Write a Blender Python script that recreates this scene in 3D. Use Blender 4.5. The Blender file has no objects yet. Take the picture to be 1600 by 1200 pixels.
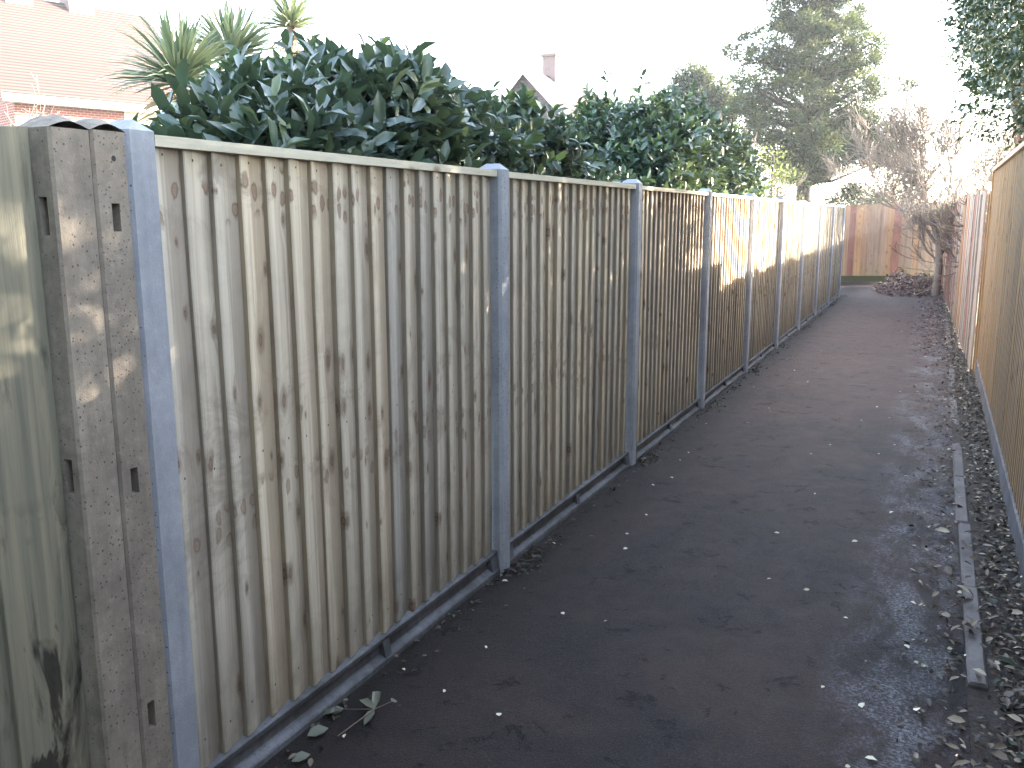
import bpy, math, random
import numpy as np
from mathutils import Vector, Matrix
S = bpy.context.scene
COL = S.collection
rng = np.random.default_rng(7)
random.seed(7)

# ------------------------------------------------------------------ camera
CP = dict(f=1400.0, pitch=.1848, roll=-.0015, yaw=.4384, h=1.588, x=1.6706)
cd = bpy.data.cameras.new('camera'); cam = bpy.data.objects.new('camera', cd); COL.objects.link(cam)
cd.sensor_width = 36; cd.lens = CP['f'] / 1600 * 36; cd.clip_end = 2000; cd.clip_start = .03
_y, _p, _r = CP['yaw'], CP['pitch'], CP['roll']
Fw = np.array([-math.sin(_y) * math.cos(_p), math.cos(_y) * math.cos(_p), -math.sin(_p)])
Rt = np.array([math.cos(_y), math.sin(_y), 0]); Up = np.cross(Rt, Fw)
Rt, Up = math.cos(_r) * Rt + math.sin(_r) * Up, -math.sin(_r) * Rt + math.cos(_r) * Up
CC = np.array([CP['x'], 0, CP['h']])
cam.matrix_world = Matrix(((Rt[0], Up[0], -Fw[0], CC[0]), (Rt[1], Up[1], -Fw[1], CC[1]), (Rt[2], Up[2], -Fw[2], CC[2]), (0, 0, 0, 1)))
S.camera = cam
def at(x, y, D):            # a real point D metres deep along the sight line of a photo pixel
    return CC + (Fw + Rt * (x - 800) / 1400 - Up * (y - 600) / 1400) * D

# ------------------------------------------------------------------ light
SUN_AZ = math.radians(45)      # from +X towards +Y
SUN_EL = math.radians(15.8)
w = bpy.data.worlds.new('World'); S.world = w; w.use_nodes = True
wn = w.node_tree; bg = wn.nodes['Background']
sky = wn.nodes.new('ShaderNodeTexSky'); sky.sky_type = 'NISHITA'; sky.sun_disc = False
sky.sun_elevation = SUN_EL; sky.sun_rotation = math.pi / 2 - SUN_AZ; sky.air_density = 1.0; sky.dust_density = 1.2; sky.ozone_density = 1.0
hs = wn.nodes.new('ShaderNodeHueSaturation'); hs.inputs['Saturation'].default_value = .72   # thin white cloud over the blue
wn.links.new(sky.outputs[0], hs.inputs['Color']); wn.links.new(hs.outputs[0], bg.inputs[0]); bg.inputs[1].default_value = .15
sl = bpy.data.lights.new('sun', 'SUN'); sun = bpy.data.objects.new('sun', sl); COL.objects.link(sun)
sl.energy = 5.0; sl.angle = math.radians(.5); sl.color = (1, .90, .76)
sd = Vector((math.cos(SUN_AZ) * math.cos(SUN_EL), math.sin(SUN_AZ) * math.cos(SUN_EL), math.sin(SUN_EL)))
sun.rotation_euler = sd.to_track_quat('Z', 'Y').to_euler()
S.view_settings.view_transform = 'Standard'; S.view_settings.look = 'None'
S.view_settings.exposure = 4.25; S.view_settings.gamma = 1

# ------------------------------------------------------------------ object helpers
def tag(o, label=None, cat=None, group=None, kind=None):
    if label: o['label'] = label
    if cat: o['category'] = cat
    if group: o['group'] = group
    if kind: o['kind'] = kind
    return o
def empty(name, loc=(0, 0, 0), label=None, cat=None, group=None):
    o = bpy.data.objects.new(name, None); COL.objects.link(o); o.location = loc
    return tag(o, label, cat, group)
def link(name, me, parent=None):
    o = bpy.data.objects.new(name, me); COL.objects.link(o)
    if parent is not None:
        o.parent = parent
        o.matrix_parent_inverse = Matrix.Translation(-Vector(parent.location))
    return o

class MB:
    """collects polygons into one mesh; bc = board coordinates (u, z, id) for the grain"""
    def __init__(s): s.v = []; s.f = []; s.bc = []; s.m = []; s.r = []
    def add(s, vs, fs, bc=None, m=0, r=0.5):
        n = len(s.v); s.v += [tuple(map(float, q)) for q in vs]
        s.bc += [tuple(map(float, q)) for q in (bc if bc is not None else vs)]
        s.r += [r] * len(vs)
        for f in fs: s.f.append(tuple(i + n for i in f)); s.m.append(m)
    def box(s, a, b, m=0, ident=0.0, r=.5, bev=0):
        (x0, y0, z0), (x1, y1, z1) = a, b
        if bev <= 0:
            vs = [(x0, y0, z0), (x1, y0, z0), (x1, y1, z0), (x0, y1, z0), (x0, y0, z1), (x1, y0, z1), (x1, y1, z1), (x0, y1, z1)]
            fs = [(0, 3, 2, 1), (4, 5, 6, 7), (0, 1, 5, 4), (1, 2, 6, 5), (2, 3, 7, 6), (3, 0, 4, 7)]
            s.add(vs, fs, [(q[1] + q[0], q[2], ident) for q in vs], m, r)
        else:   # bevelled vertical arrises
            e = bev
            ring = [(x0 + e, y0), (x1 - e, y0), (x1, y0 + e), (x1, y1 - e), (x1 - e, y1), (x0 + e, y1), (x0, y1 - e), (x0, y0 + e)]
            vs = [(x, y, z0) for x, y in ring] + [(x, y, z1) for x, y in ring]
            fs = [(i, (i + 1) % 8, 8 + (i + 1) % 8, 8 + i) for i in range(8)] + [tuple(range(8, 16)), tuple(range(7, -1, -1))]
            s.add(vs, fs, [(q[1] + q[0], q[2], ident) for q in vs], m, r)
    def build(s, name, mats, parent=None, smooth=False):
        me = bpy.data.meshes.new(name); me.from_pydata(s.v, [], s.f)
        for mt in (mats if isinstance(mats, (list, tuple)) else [mats]): me.materials.append(mt)
        me.polygons.foreach_set('material_index', s.m)
        a = me.attributes.new('bc', 'FLOAT_VECTOR', 'POINT'); a.data.foreach_set('vector', np.array(s.bc, dtype=np.float32).ravel())
        a = me.attributes.new('rnd', 'FLOAT', 'POINT'); a.data.foreach_set('value', np.array(s.r, dtype=np.float32))
        if smooth: me.polygons.foreach_set('use_smooth', [True] * len(s.f))
        me.update(); return link(name, me, parent)

# ------------------------------------------------------------------ materials
class NT:
    def __init__(s, name):
        s.m = bpy.data.materials.new(name); s.m.use_nodes = True; s.t = s.m.node_tree; s.p = s.t.nodes['Principled BSDF']
        s.out = s.t.nodes['Material Output']
    def n(s, typ, ins=None, **kw):
        k = s.t.nodes.new('ShaderNode' + typ)
        for a, b in kw.items(): setattr(k, a, b)
        for a, b in (ins or {}).items(): s.set(k.inputs[a], b)
        return k
    def set(s, sock, b):
        if isinstance(b, bpy.types.NodeSocket): s.t.links.new(b, sock)
        elif isinstance(b, bpy.types.Node): s.t.links.new(b.outputs[0], sock)
        else: sock.default_value = b
    def math(s, op, a, b=0.0, c=0.0, clamp=False):
        k = s.n('Math', operation=op, use_clamp=clamp); s.set(k.inputs[0], a); s.set(k.inputs[1], b); s.set(k.inputs[2], c); return k.outputs[0]
    def mix(s, fac, a, b, mode='MIX'):
        k = s.n('Mix', data_type='RGBA', blend_type=mode); s.set(k.inputs[0], fac)
        for i, q in ((6, a), (7, b)): s.set(k.inputs[i], (*q, 1) if isinstance(q, tuple) and len(q) == 3 else q)
        return k.outputs[2]
    def noise(s, vec, scale, detail=4, rough=.6, dist=0.0, out=0):
        k = s.n('TexNoise'); s.set(k.inputs['Vector'], vec); k.inputs['Scale'].default_value = scale
        k.inputs['Detail'].default_value = detail; k.inputs['Roughness'].default_value = rough; k.inputs['Distortion'].default_value = dist
        return k.outputs[out]
    def ramp(s, fac, stops):
        k = s.n('ValToRGB'); s.set(k.inputs[0], fac); e = k.color_ramp.elements
        while len(e) < len(stops): e.new(.5)
        for i, (p, c) in enumerate(stops): e[i].position = p; e[i].color = (*c, 1) if isinstance(c, tuple) else (c, c, c, 1)
        return k.outputs[0]
    def vmul(s, v, xyz):
        k = s.n('VectorMath', operation='MULTIPLY'); s.set(k.inputs[0], v); k.inputs[1].default_value = xyz; return k.outputs[0]
    def bump(s, h, strength=.3, dist=.01):
        k = s.n('Bump'); s.set(k.inputs['Height'], h); k.inputs['Strength'].default_value = strength; k.inputs['Distance'].default_value = dist
        s.t.links.new(k.outputs[0], s.p.inputs['Normal'])
    def base(s, c, rough=.7, spec=.35):
        s.set(s.p.inputs['Base Color'], c if not isinstance(c, tuple) else (*c, 1)); s.set(s.p.inputs['Roughness'], rough)
        s.p.inputs['Specular IOR Level'].default_value = spec

def wood(name, light, dark, knots=1.0, stain=.5, tone=.35, stain_col=(.07, .045, .028), rough=.75, green=None, sharp=False, whorl=True, blot=False):
    t = NT(name)
    bc = t.n('Attribute', attribute_name='bc').outputs['Vector']; rnd = t.n('Attribute', attribute_name='rnd').outputs['Fac']
    sx = t.n('SeparateXYZ', {0: bc}); u, z, i = sx.outputs
    # knots: 2-D cells, offset for every board
    ku = t.math('MULTIPLY_ADD', i, 7.31, t.math('MULTIPLY', u, 9.0)); kz = t.math('MULTIPLY_ADD', i, 3.17, t.math('MULTIPLY', z, 5.6))
    kv = t.n('CombineXYZ', {0: ku, 1: kz}).outputs[0]
    wob = t.noise(kv, 6, 2, .5, out=1)
    kvw = t.n('VectorMath', operation='MULTIPLY_ADD'); t.set(kvw.inputs[0], wob); kvw.inputs[1].default_value = (.10, .10, 0); t.set(kvw.inputs[2], kv)
    vo = t.n('TexVoronoi', voronoi_dimensions='2D'); t.set(vo.inputs['Vector'], kvw.outputs[0]); vo.inputs['Scale'].default_value = 1.0; vo.inputs['Randomness'].default_value = .9
    d = vo.outputs['Distance']; vc = t.n('SeparateColor', {0: vo.outputs['Color']}).outputs
    size = t.math('MULTIPLY_ADD', vc[0], .20, .05)
    size = t.math('MULTIPLY', size, t.math('GREATER_THAN', vc[1], 1 - .62 * knots))
    kd = t.math('DIVIDE', d, t.math('MAXIMUM', size, .001))
    core = t.math('SMOOTH_MIN', 1.0, t.math('MAXIMUM', t.math('SUBTRACT', 1.25, kd), 0.0), .2)
    halo = t.math('POWER', t.math('MAXIMUM', t.math('SUBTRACT', 1, t.math('DIVIDE', kd, 3.2)), 0.0), 1.5)
    ring = t.math('MULTIPLY', t.math('SINE', t.math('MULTIPLY', kd, 13)), .5)
    # grain, pushed aside round knots
    gu = t.math('MULTIPLY_ADD', halo, .035, u)
    gv = t.n('CombineXYZ', {0: t.math('MULTIPLY', gu, 42), 1: t.math('MULTIPLY', z, 1.1), 2: t.math('MULTIPLY', i, 5.7)}).outputs[0]
    g1 = t.noise(gv, 1.0, 5, .62, .5)
    gv2 = t.n('CombineXYZ', {0: t.math('MULTIPLY', gu, 190), 1: t.math('MULTIPLY', z, 5), 2: i}).outputs[0]
    g2 = t.noise(gv2, 1.0, 3, .6)
    sv = t.n('CombineXYZ', {0: t.math('MULTIPLY', u, 9), 1: t.math('MULTIPLY', z, 2.3), 2: t.math('MULTIPLY', i, 1.9)}).outputs[0]
    st = t.ramp(t.noise(sv, 1.0, 6, .68, 1.4), [(.52, 0.0), (.72, 1.0)])
    if sharp:     # damp marks: small ragged patches, more of them at mid height and near the top, on some boards only
        wp = t.n('TexCoord').outputs['Object']
        wv = t.vmul(wp, (1, 2.3, 3.4)); nn = t.noise(wv, 1.6, 7, .72, 1.0)
        bz = t.ramp(t.math('MULTIPLY', z, .5), [(.0, .3), (.22, .05), (.36, .75), (.50, .9), (.62, .15), (.76, .1), (.83, 1.0), (.90, .6)])
        st = t.math('MULTIPLY', t.ramp(t.math('ADD', nn, t.math('MULTIPLY', st, .06)), [(.50, 0.0), (.60, .55), (.75, 1.0)]), t.math('MULTIPLY_ADD', bz, .85, .15))
    fac = t.ramp(g1, [(.36, 0.0), (.68, 1.0)])
    c = t.mix(fac, light, dark)
    c = t.mix(t.math('MULTIPLY', t.math('SUBTRACT', g2, .5), 1.1), c, dark)
    c = t.mix(t.math('MULTIPLY', st, stain), c, stain_col)
    if sharp:  # browner far third: shade beside the next board's edge, put into the colour
        lap_shade = t.ramp(t.math('ADD', t.math('MULTIPLY', u, 8.0), t.math('MULTIPLY_ADD', g1, .7, t.math('MULTIPLY', t.math('SINE', t.math('MULTIPLY', i, 2.1)), .22))), [(.72, 0.0), (1.0, 1.0)])
        c = t.mix(t.math('MULTIPLY', lap_shade, .55), c, (.27, .20, .135))
    if sharp:     # dimmer light at the foot of the boards, painted in as broken brown
        foot_shade = t.math('MULTIPLY', t.math('SUBTRACT', 1.0, t.math('MULTIPLY', z, 1.9)), t.math('MULTIPLY_ADD', t.noise(t.vmul(t.n('TexCoord').outputs['Object'], (1, 6, 3)), 2.0, 5, .7), 1.6, -.15), clamp=True)
        c = t.mix(foot_shade, c, (.15, .115, .08))
    hv = t.n('HueSaturation', {'Color': c, 'Value': t.math('MULTIPLY_ADD', t.math('SUBTRACT', rnd, .5), tone * 2, 1.0), 'Saturation': t.math('MULTIPLY_ADD', rnd, .35, .66 if sharp else .8)})
    c = hv.outputs[0]
    if blot:
        bn = t.noise(t.vmul(t.n('TexCoord').outputs['Object'], (1, 5.5, 2.6)), 1.0, 5, .62, .4)
        bm = t.math('MULTIPLY', t.ramp(bn, [(.53, 0.0), (.56, 1.0)]), t.ramp(z, [(.85, 1.0), (1.0, .0)]))
        c = t.mix(t.math('MULTIPLY', bm, .85), c, (.022, .021, .02))
    if green:
        gz = t.math('MULTIPLY', t.math('SUBTRACT', 1, t.math('MULTIPLY', z, 2.2)), t.noise(bc, 6, 4), clamp=True)
        c = t.mix(gz, c, green)
    c = t.mix(t.math('MULTIPLY', halo, .22), c, (.17, .115, .075))
    kc = t.mix(t.math('ADD', ring, .5, clamp=True), (.060, .036, .025), (.20, .115, .075))
    c = t.mix(t.math('MULTIPLY', core, .78, clamp=True), c, kc)
    if sharp and whorl:
        ov = t.n('CombineXYZ', {0: t.math('MULTIPLY_ADD', i, 3.7, t.math('MULTIPLY', u, 17.0)), 1: t.math('MULTIPLY_ADD', i, 1.3, t.math('MULTIPLY', z, 13.0))}).outputs[0]
        ow = t.n('VectorMath', operation='MULTIPLY_ADD'); t.set(ow.inputs[0], t.noise(ov, 1.5, 3, .6, out=1)); ow.inputs[1].default_value = (.5, .5, 0); t.set(ow.inputs[2], ov)
        v2 = t.n('TexVoronoi', voronoi_dimensions='2D'); t.set(v2.inputs['Vector'], ow.outputs[0]); v2.inputs['Scale'].default_value = 1.0; v2.inputs['Randomness'].default_value = .55
        band = t.ramp(t.math('ADD', t.math('MULTIPLY', z, .5), t.math('MULTIPLY', t.math('SINE', t.math('MULTIPLY', i, .9)), .012)), [(.0, 0.0), (.345, 0.0), (.37, .75), (.41, .75), (.43, 0.0), (.785, 0.0), (.80, 1.0), (.845, 1.0), (.855, 0.0)])
        kk = t.math('MULTIPLY', t.ramp(v2.outputs['Distance'], [(.24, 1.0), (.36, 0.0)]), t.math('MULTIPLY', band, t.math('GREATER_THAN', t.n('SeparateColor', {0: v2.outputs['Color']}).outputs[0], .35)))
        rg = t.ramp(v2.outputs['Distance'], [(.0, (.20, .13, .09)), (.16, (.26, .17, .12)), (.25, (.10, .065, .045)), (.34, (.2, .14, .1))])
        c = t.mix(t.math('MULTIPLY', kk, .8), c, rg)
    t.base(c, rough, .25)
    t.bump(t.math('SUBTRACT', t.math('ADD', t.math('MULTIPLY', g1, .6), t.math('MULTIPLY', g2, .5)), t.math('MULTIPLY', core, .4)), .45, .004)
    return t.m
def concrete(name, c1, c2, pore=.6, rough=.85, streak=.3, fine=180):
    t = NT(name); co = t.n('TexCoord').outputs['Object']
    n1 = t.noise(co, 3.0, 6, .65, .4); n2 = t.noise(co, fine, 2, .6)
    sv = t.vmul(co, (30, 30, 2.2)); n3 = t.noise(sv, 1.0, 4, .6)
    c = t.mix(t.ramp(n1, [(.35, 0.0), (.65, 1.0)]), c1, c2)
    c = t.mix(t.math('MULTIPLY', t.ramp(n3, [(.45, 0.0), (.7, 1.0)]), streak), c, tuple(q * .62 for q in c2))
    c = t.mix(t.math('MULTIPLY', t.math('SUBTRACT', n2, .42), .9, clamp=True), c, tuple(q * .6 for q in c1))
    n4 = t.noise(co, 26, 5, .75); c = t.mix(t.math('MULTIPLY', t.ramp(n4, [(.50, 0.0), (.68, 1.0)]), .45 * pore), c, tuple(q * .5 for q in c2)); c = t.mix(t.math('MULTIPLY', t.ramp(n4, [(.30, 1.0), (.45, 0.0)]), .4 * pore), c, tuple(min(1, q * 1.35) for q in c1))
    vo = t.n('TexVoronoi', {'Vector': co, 'Scale': 95.0}); vs = t.n('SeparateColor', {0: vo.outputs['Color']}).outputs[0]
    lim = t.math('MULTIPLY', t.math('GREATER_THAN', vs, 1 - pore * .45), t.math('MULTIPLY_ADD', vs, .5, -.23))
    hole = t.math('LESS_THAN', vo.outputs['Distance'], lim)
    c = t.mix(t.math('MULTIPLY', hole, .8), c, (.06, .055, .05))
    t.base(c, rough, .3)
    t.bump(t.math('SUBTRACT', t.math('ADD', t.math('MULTIPLY', n2, .5), n1), t.math('MULTIPLY', hole, 1.2)), .5, .004)
    return t.m
def leafmat(name, stops, rough=.35, spec=.5, trans=.25):
    t = NT(name); rnd = t.n('Attribute', attribute_name='rnd').outputs['Fac']
    c = t.ramp(rnd, stops)
    t.base(c, rough, spec)
    tr = t.n('BsdfTranslucent'); t.set(tr.inputs[0], t.mix(.35, c, (.22, .28, .08)))
    mx = t.n('MixShader', {0: trans}); t.set(mx.inputs[1], t.p.outputs[0]); t.set(mx.inputs[2], tr.outputs[0]); t.t.links.new(mx.outputs[0], t.out.inputs[0])
    return t.m
def plain(name, c, rough=.7, var=.25, scale=8, spec=.3):
    t = NT(name); co = t.n('TexCoord').outputs['Object']
    t.base(t.mix(t.noise(co, scale, 5), tuple(q * (1 - var) for q in c), tuple(min(1, q * (1 + var)) for q in c)), rough, spec)
    t.bump(t.noise(co, scale * 8, 3), .3, .005); return t.m

M = {}
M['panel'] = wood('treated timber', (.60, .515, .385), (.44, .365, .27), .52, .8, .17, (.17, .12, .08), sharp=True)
M['sawn_shaded'] = wood('shaded rough sawn edge', (.34, .275, .195), (.22, .17, .12), .3, .5, .15, (.10, .07, .05))  # rough cut brown with the shade of the near-facing edges painted in
M['rail'] = wood('planed rail', (.56, .53, .43), (.45, .41, .32), .3, .25, .05)
M['tanboard'] = wood('tan fence board', (.295, .20, .115), (.215, .14, .078), .35, .2, .13)
M['pinkrail'] = wood('pale rail', (.46, .37, .28), (.36, .26, .19), .3, .25, .05)
M['white_w'] = wood('bleached board', (.33, .28, .24), (.20, .155, .13), .3, .5, .1, (.18, .12, .08))
M['red_w'] = wood('red stained board', (.24, .11, .08), (.19, .07, .05), .3, .35, .15)
M['tan_w'] = wood('weathered tan board', (.31, .185, .11), (.21, .12, .075), .3, .3, .2, green=(.21, .165, .07))
M['old_w'] = wood('algae grey board', (.24, .22, .165), (.14, .135, .11), .0, 1.0, .12, (.022, .021, .018), .6, blot=True)
M['moss'] = plain('mossy board', (.05, .045, .022), .9, .4, 14)
M['new_conc'] = concrete('new concrete', (.37, .38, .415), (.27, .28, .315), .5, streak=.35)
M['gravel'] = concrete('muddy gravel board concrete', (.15, .15, .165), (.06, .057, .06), .6, streak=.5)
M['old_conc'] = concrete('weathered concrete', (.33, .28, .225), (.20, .17, .14), .9, streak=.4, fine=230)
M['dark'] = plain('dark hole shade', (.03, .03, .03))
M['nail'] = plain('nail head', (.05, .045, .04), .5)
M['brick_edge'] = concrete('edging concrete', (.165, .145, .14), (.09, .08, .076), .4)
M['bark'] = plain('bark', (.032, .024, .02), .9, .4, 20)
M['palebark'] = plain('pale bark', (.20, .14, .11), .85, .35, 25)
M['twig'] = plain('pale twig', (.165, .125, .10), .8, .3, 20)
M['laurel'] = leafmat('laurel leaf', [(0, (.016, .042, .032)), (.55, (.034, .075, .045)), (.88, (.065, .115, .05)), (1, (.18, .24, .07))], .30, .6, .2)
M['laurel2'] = leafmat('broad laurel leaf', [(0, (.026, .052, .042)), (.5, (.048, .088, .062)), (.85, (.085, .125, .078)), (1, (.19, .23, .11))], .30, .75, .16)
M['evergreen'] = leafmat('evergreen leaf', [(0, (.011, .026, .018)), (.7, (.028, .055, .03)), (1, (.065, .09, .04))], .3, .6, .15)
M['cypress'] = leafmat('cypress spray', [(0, (.012, .024, .012)), (.45, (.030, .047, .017)), (.75, (.08, .09, .024)), (1, (.18, .17, .04))], .6, .3, .1)
M['conifer'] = leafmat('grey conifer', [(0, (.018, .027, .023)), (1, (.05, .06, .042))], .6, .3, .25)
M['yellow'] = leafmat('yellow green leaf', [(0, (.03, .042, .014)), (.6, (.075, .085, .024)), (1, (.15, .14, .05))], .5, .3, .35)
M['sword'] = leafmat('sword leaf', [(0, (.07, .10, .07)), (.6, (.15, .19, .12)), (1, (.32, .33, .19))], .4, .5, .2)
M['deadfrond'] = leafmat('dead frond', [(0, (.22, .14, .09)), (1, (.50, .38, .25))], .8, .2, .2)
M['litter'] = leafmat('fallen leaves', [(0, (.022, .015, .010)), (.4, (.055, .036, .024)), (.5, (.03, .045, .03)), (.56, (.07, .05, .036)), (.8, (.14, .10, .07)), (.93, (.27, .22, .15)), (1, (.48, .43, .32))], .6, .35, .05)
M['redlitter'] = leafmat('red bramble leaves', [(0, (.05, .028, .024)), (.6, (.12, .065, .052)), (.9, (.22, .10, .085)), (1, (.5, .42, .36))], .6, .35, .1)
M['deadleaf'] = leafmat('dull dead leaf', [(0, (.05, .055, .04)), (1, (.14, .14, .10))], .5, .4, .05)
M['paleleaf'] = leafmat('pale fallen leaf', [(0, (.45, .42, .28)), (1, (.68, .64, .50))], .5, .35, .05)

# asphalt
t = NT('damp asphalt'); co = t.n('TexCoord').outputs['Object']
sx = t.n('SeparateXYZ', {0: co}).outputs
big = t.noise(co, 1.1, 6, .66, .8); med = t.noise(co, 8, 6, .7, .5); fin = t.noise(co, 140, 3, .7); fin2 = t.noise(co, 420, 2, .6)
big2 = t.noise(t.vmul(co, (1.7, .8, 1)), 1.9, 5, .7, 1.0)
c = t.mix(t.ramp(big, [(.38, 0.0), (.62, 1.0)]), (.0165, .0135, .016), (.042, .0265, .0235))
c = t.mix(t.math('MULTIPLY', t.ramp(big2, [(.52, 0.0), (.66, 1.0)]), .5), c, (.030, .024, .015))
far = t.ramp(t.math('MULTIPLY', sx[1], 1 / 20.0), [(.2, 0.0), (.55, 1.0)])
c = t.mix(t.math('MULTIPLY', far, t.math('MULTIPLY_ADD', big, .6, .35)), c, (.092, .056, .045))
pit = t.ramp(t.noise(t.vmul(co, (1, 1, 1)), 5.5, 8, .78, .3), [(.585, 0.0), (.63, 1.0)])
c = t.mix(t.math('MULTIPLY', pit, .85), c, (.006, .005, .006))
c = t.mix(t.math('MULTIPLY', t.math('SUBTRACT', fin, .47), 1.7, clamp=True), c, (.085, .072, .07))
sp = t.n('TexVoronoi', {'Vector': co, 'Scale': 120.0}); spk = t.math('MULTIPLY', t.math('LESS_THAN', sp.outputs['Distance'], .16), t.math('GREATER_THAN', t.n('SeparateColor', {0: sp.outputs['Color']}).outputs[0], .86))
c = t.mix(t.math('MULTIPLY', spk, .6), c, (.15, .135, .12))
# pale grit washed against the kerb, dark muddy margin by the new fence
edge = t.math('MULTIPLY', t.ramp(t.math('ABSOLUTE', t.math('SUBTRACT', sx[0], 1.70)), [(.0, 1.0), (.12, .8), (.30, 0.0)]), t.ramp(t.noise(t.vmul(co, (1.3, .7, 1)), 2.6, 6, .75, .5), [(.46, 0.0), (.62, 1.0)]))
spark = t.ramp(t.noise(co, 75, 4, .8), [(.46, 0.0), (.60, 1.0)])
c = t.mix(t.math('MULTIPLY', edge, t.math('MULTIPLY_ADD', spark, .9, .08)), c, (.27, .275, .31))
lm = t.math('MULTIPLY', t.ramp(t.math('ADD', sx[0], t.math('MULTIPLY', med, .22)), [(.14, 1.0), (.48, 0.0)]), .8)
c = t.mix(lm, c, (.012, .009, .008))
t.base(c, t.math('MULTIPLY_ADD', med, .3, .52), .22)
t.bump(t.math('SUBTRACT', t.math('ADD', t.math('MULTIPLY', fin, .6), t.math('MULTIPLY', fin2, .4)), t.math('MULTIPLY', pit, .6)), 1.0, .016)
M['asphalt'] = t.m
t = NT('leafy soil'); co = t.n('TexCoord').outputs['Object']
t.base(t.mix(t.noise(co, 25, 6, .7), (.018, .014, .012), (.07, .052, .042)), .8); t.bump(t.noise(co, 40, 6, .7), 1, .03); M['soil'] = t.m
t = NT('lawn'); co = t.n('TexCoord').outputs['Object']
t.base(t.mix(t.noise(co, 3, 8, .7), (.045, .07, .02), (.11, .11, .045)), .9); t.bump(t.noise(co, 60, 4, .7), 1, .03); M['lawn'] = t.m

# ------------------------------------------------------------------ ground
def sheet(name, x0, x1, y0, y1, z, mat, nx=1, ny=1, amp=0.0, kind='structure'):
    xs = np.linspace(x0, x1, nx + 1); ys = np.linspace(y0, y1, ny + 1); b = MB(); vs = []
    for y in ys:
        for x in xs:
            zz = z + amp * (math.sin(x * 3.1 + y * 1.3) + .6 * math.sin(y * 2.7 - x * 5)) * (0 if amp == 0 else 1)
            vs.append((x, y, zz))
    fs = [(j * (nx + 1) + i, j * (nx + 1) + i + 1, (j + 1) * (nx + 1) + i + 1, (j + 1) * (nx + 1) + i) for j in range(ny) for i in range(nx)]
    b.add(vs, fs); o = b.build(name, mat, smooth=True); o['kind'] = kind; return o
sheet("ground", -400, 400, -100, 700, -.06, M['lawn'])
sheet('path', -.06, 1.88, -4, 19.4, 0, M['asphalt'], 12, 90, .003)
sheet('path_far_end', -9, 1.9, 19.4, 23.6, 0.0, M['asphalt'], 16, 8, .003)
sheet('verge', 1.88, 2.14, -4, 23.6, .008, M['soil'], 3, 120, .006)

# ------------------------------------------------------------------ near left fence (concrete posts, timber panels)
def sm(seed, z, k=1.0):
    return math.sin(z * 2.1 * k + seed * 12.9) * .6 + math.sin(z * 5.3 * k + seed * 7.7) * .4
def board(b, y0, wdt, x_face, z0, z1, ident, r, thick=.019, thin=.005, side=1, depth=1, wob=.0025, nz=9, lap=.012, lean=0.0, m=0, edge_m=None):
    """feather-edge board: thick near edge, tapering away; side=+1 faces +X"""
    vs = []; bc = []
    s = side
    for k in range(nz + 1):
        z = z0 + (z1 - z0) * k / nz
        e = wob * sm(ident, z); cup = wob * .6 * sm(ident + 3, z, .6)
        ln = lean * (z - z0)
        cs = [(0, -thick), (0, -.004), (.0025, -.0006), (.010, 0.0), (wdt * .5, -(thick - thin) * .47), (wdt + lap, -(thick - thin)), (wdt + lap, -thick)]
        for uu, xx in cs:
            vs.append((x_face + s * (xx + cup), y0 + uu + e * (1 if uu < wdt * .6 else .2) + ln, z)); bc.append((uu - xx, z, ident))
    n = len(cs); fs = []; fe = []
    for k in range(nz):
        for j in range(n):
            a = k * n + j; c2 = k * n + (j + 1) % n
            q = (a, c2, c2 + n, a + n); (fe if (j == 0 and edge_m is not None) else fs).append(q if s > 0 else q[::-1])
    fs.append(tuple(range(n - 1, -1, -1)) if s > 0 else tuple(range(n))); fs.append(tuple(nz * n + j for j in (range(n) if s > 0 else range(n - 1, -1, -1))))
    b.add(vs, fs, bc, m, r)
    for q in fe: b.f.append(tuple(i + len(b.v) - len(vs) for i in q)); b.m.append(edge_m)
def post_top(b, x0, x1, y0, y1, z, h, ident=0.0):
    xm, ym = (x0 + x1) / 2, (y0 + y1) / 2
    vs = [(x0, y0, z), (x1, y0, z), (x1, y1, z), (x0, y1, z), (x0 + .03, ym, z + h), (x1 - .022, ym, z + h)]
    b.add(vs, [(0, 1, 5, 4), (1, 2, 5), (2, 3, 4, 5), (3, 0, 4), (3, 2, 1, 0)])

Y0 = 3.455; PW = .092; SP = 1.93
NEW = empty('panel_fence', (0, 1.6, 0), 'long new timber panel fence with concrete posts running down the left of the path', 'fence')
for k in range(-1, 9):
    y = Y0 + SP * k; b = MB(); xf = -.006 if k < 0 else 0.0
    z1 = 1.785 + random.uniform(-.004, .006)
    e = .007
    ring = [(-.115, y), (xf - .012, y), (xf, y + .010), (xf, y + PW - .010), (xf - .012, y + PW), (-.115, y + PW)]
    lev = [-.05, .5, 1.1, z1]
    vs = [(px, py, z) for z in lev for px, py in ring]
    fs = [(q * 6 + j, q * 6 + (j + 1) % 6, (q + 1) * 6 + (j + 1) % 6, (q + 1) * 6 + j) for q in range(3) for j in range(6)]
    n = len(vs); ym = y + PW / 2
    vs += [(-.09, ym, z1 + .026), (xf - .028, ym, z1 + .026)]
    T = 18
    fs += [(T, T + 1, n + 1, n), (T + 1, T + 2, n + 1), (T + 2, T + 3, n + 1), (T + 3, T + 4, n + 1), (T + 4, T + 5, n, n + 1), (T + 5, T, n)]
    b.add(vs, fs); b.build('post', M['new_conc'], NEW)
ident = 0.0
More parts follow.
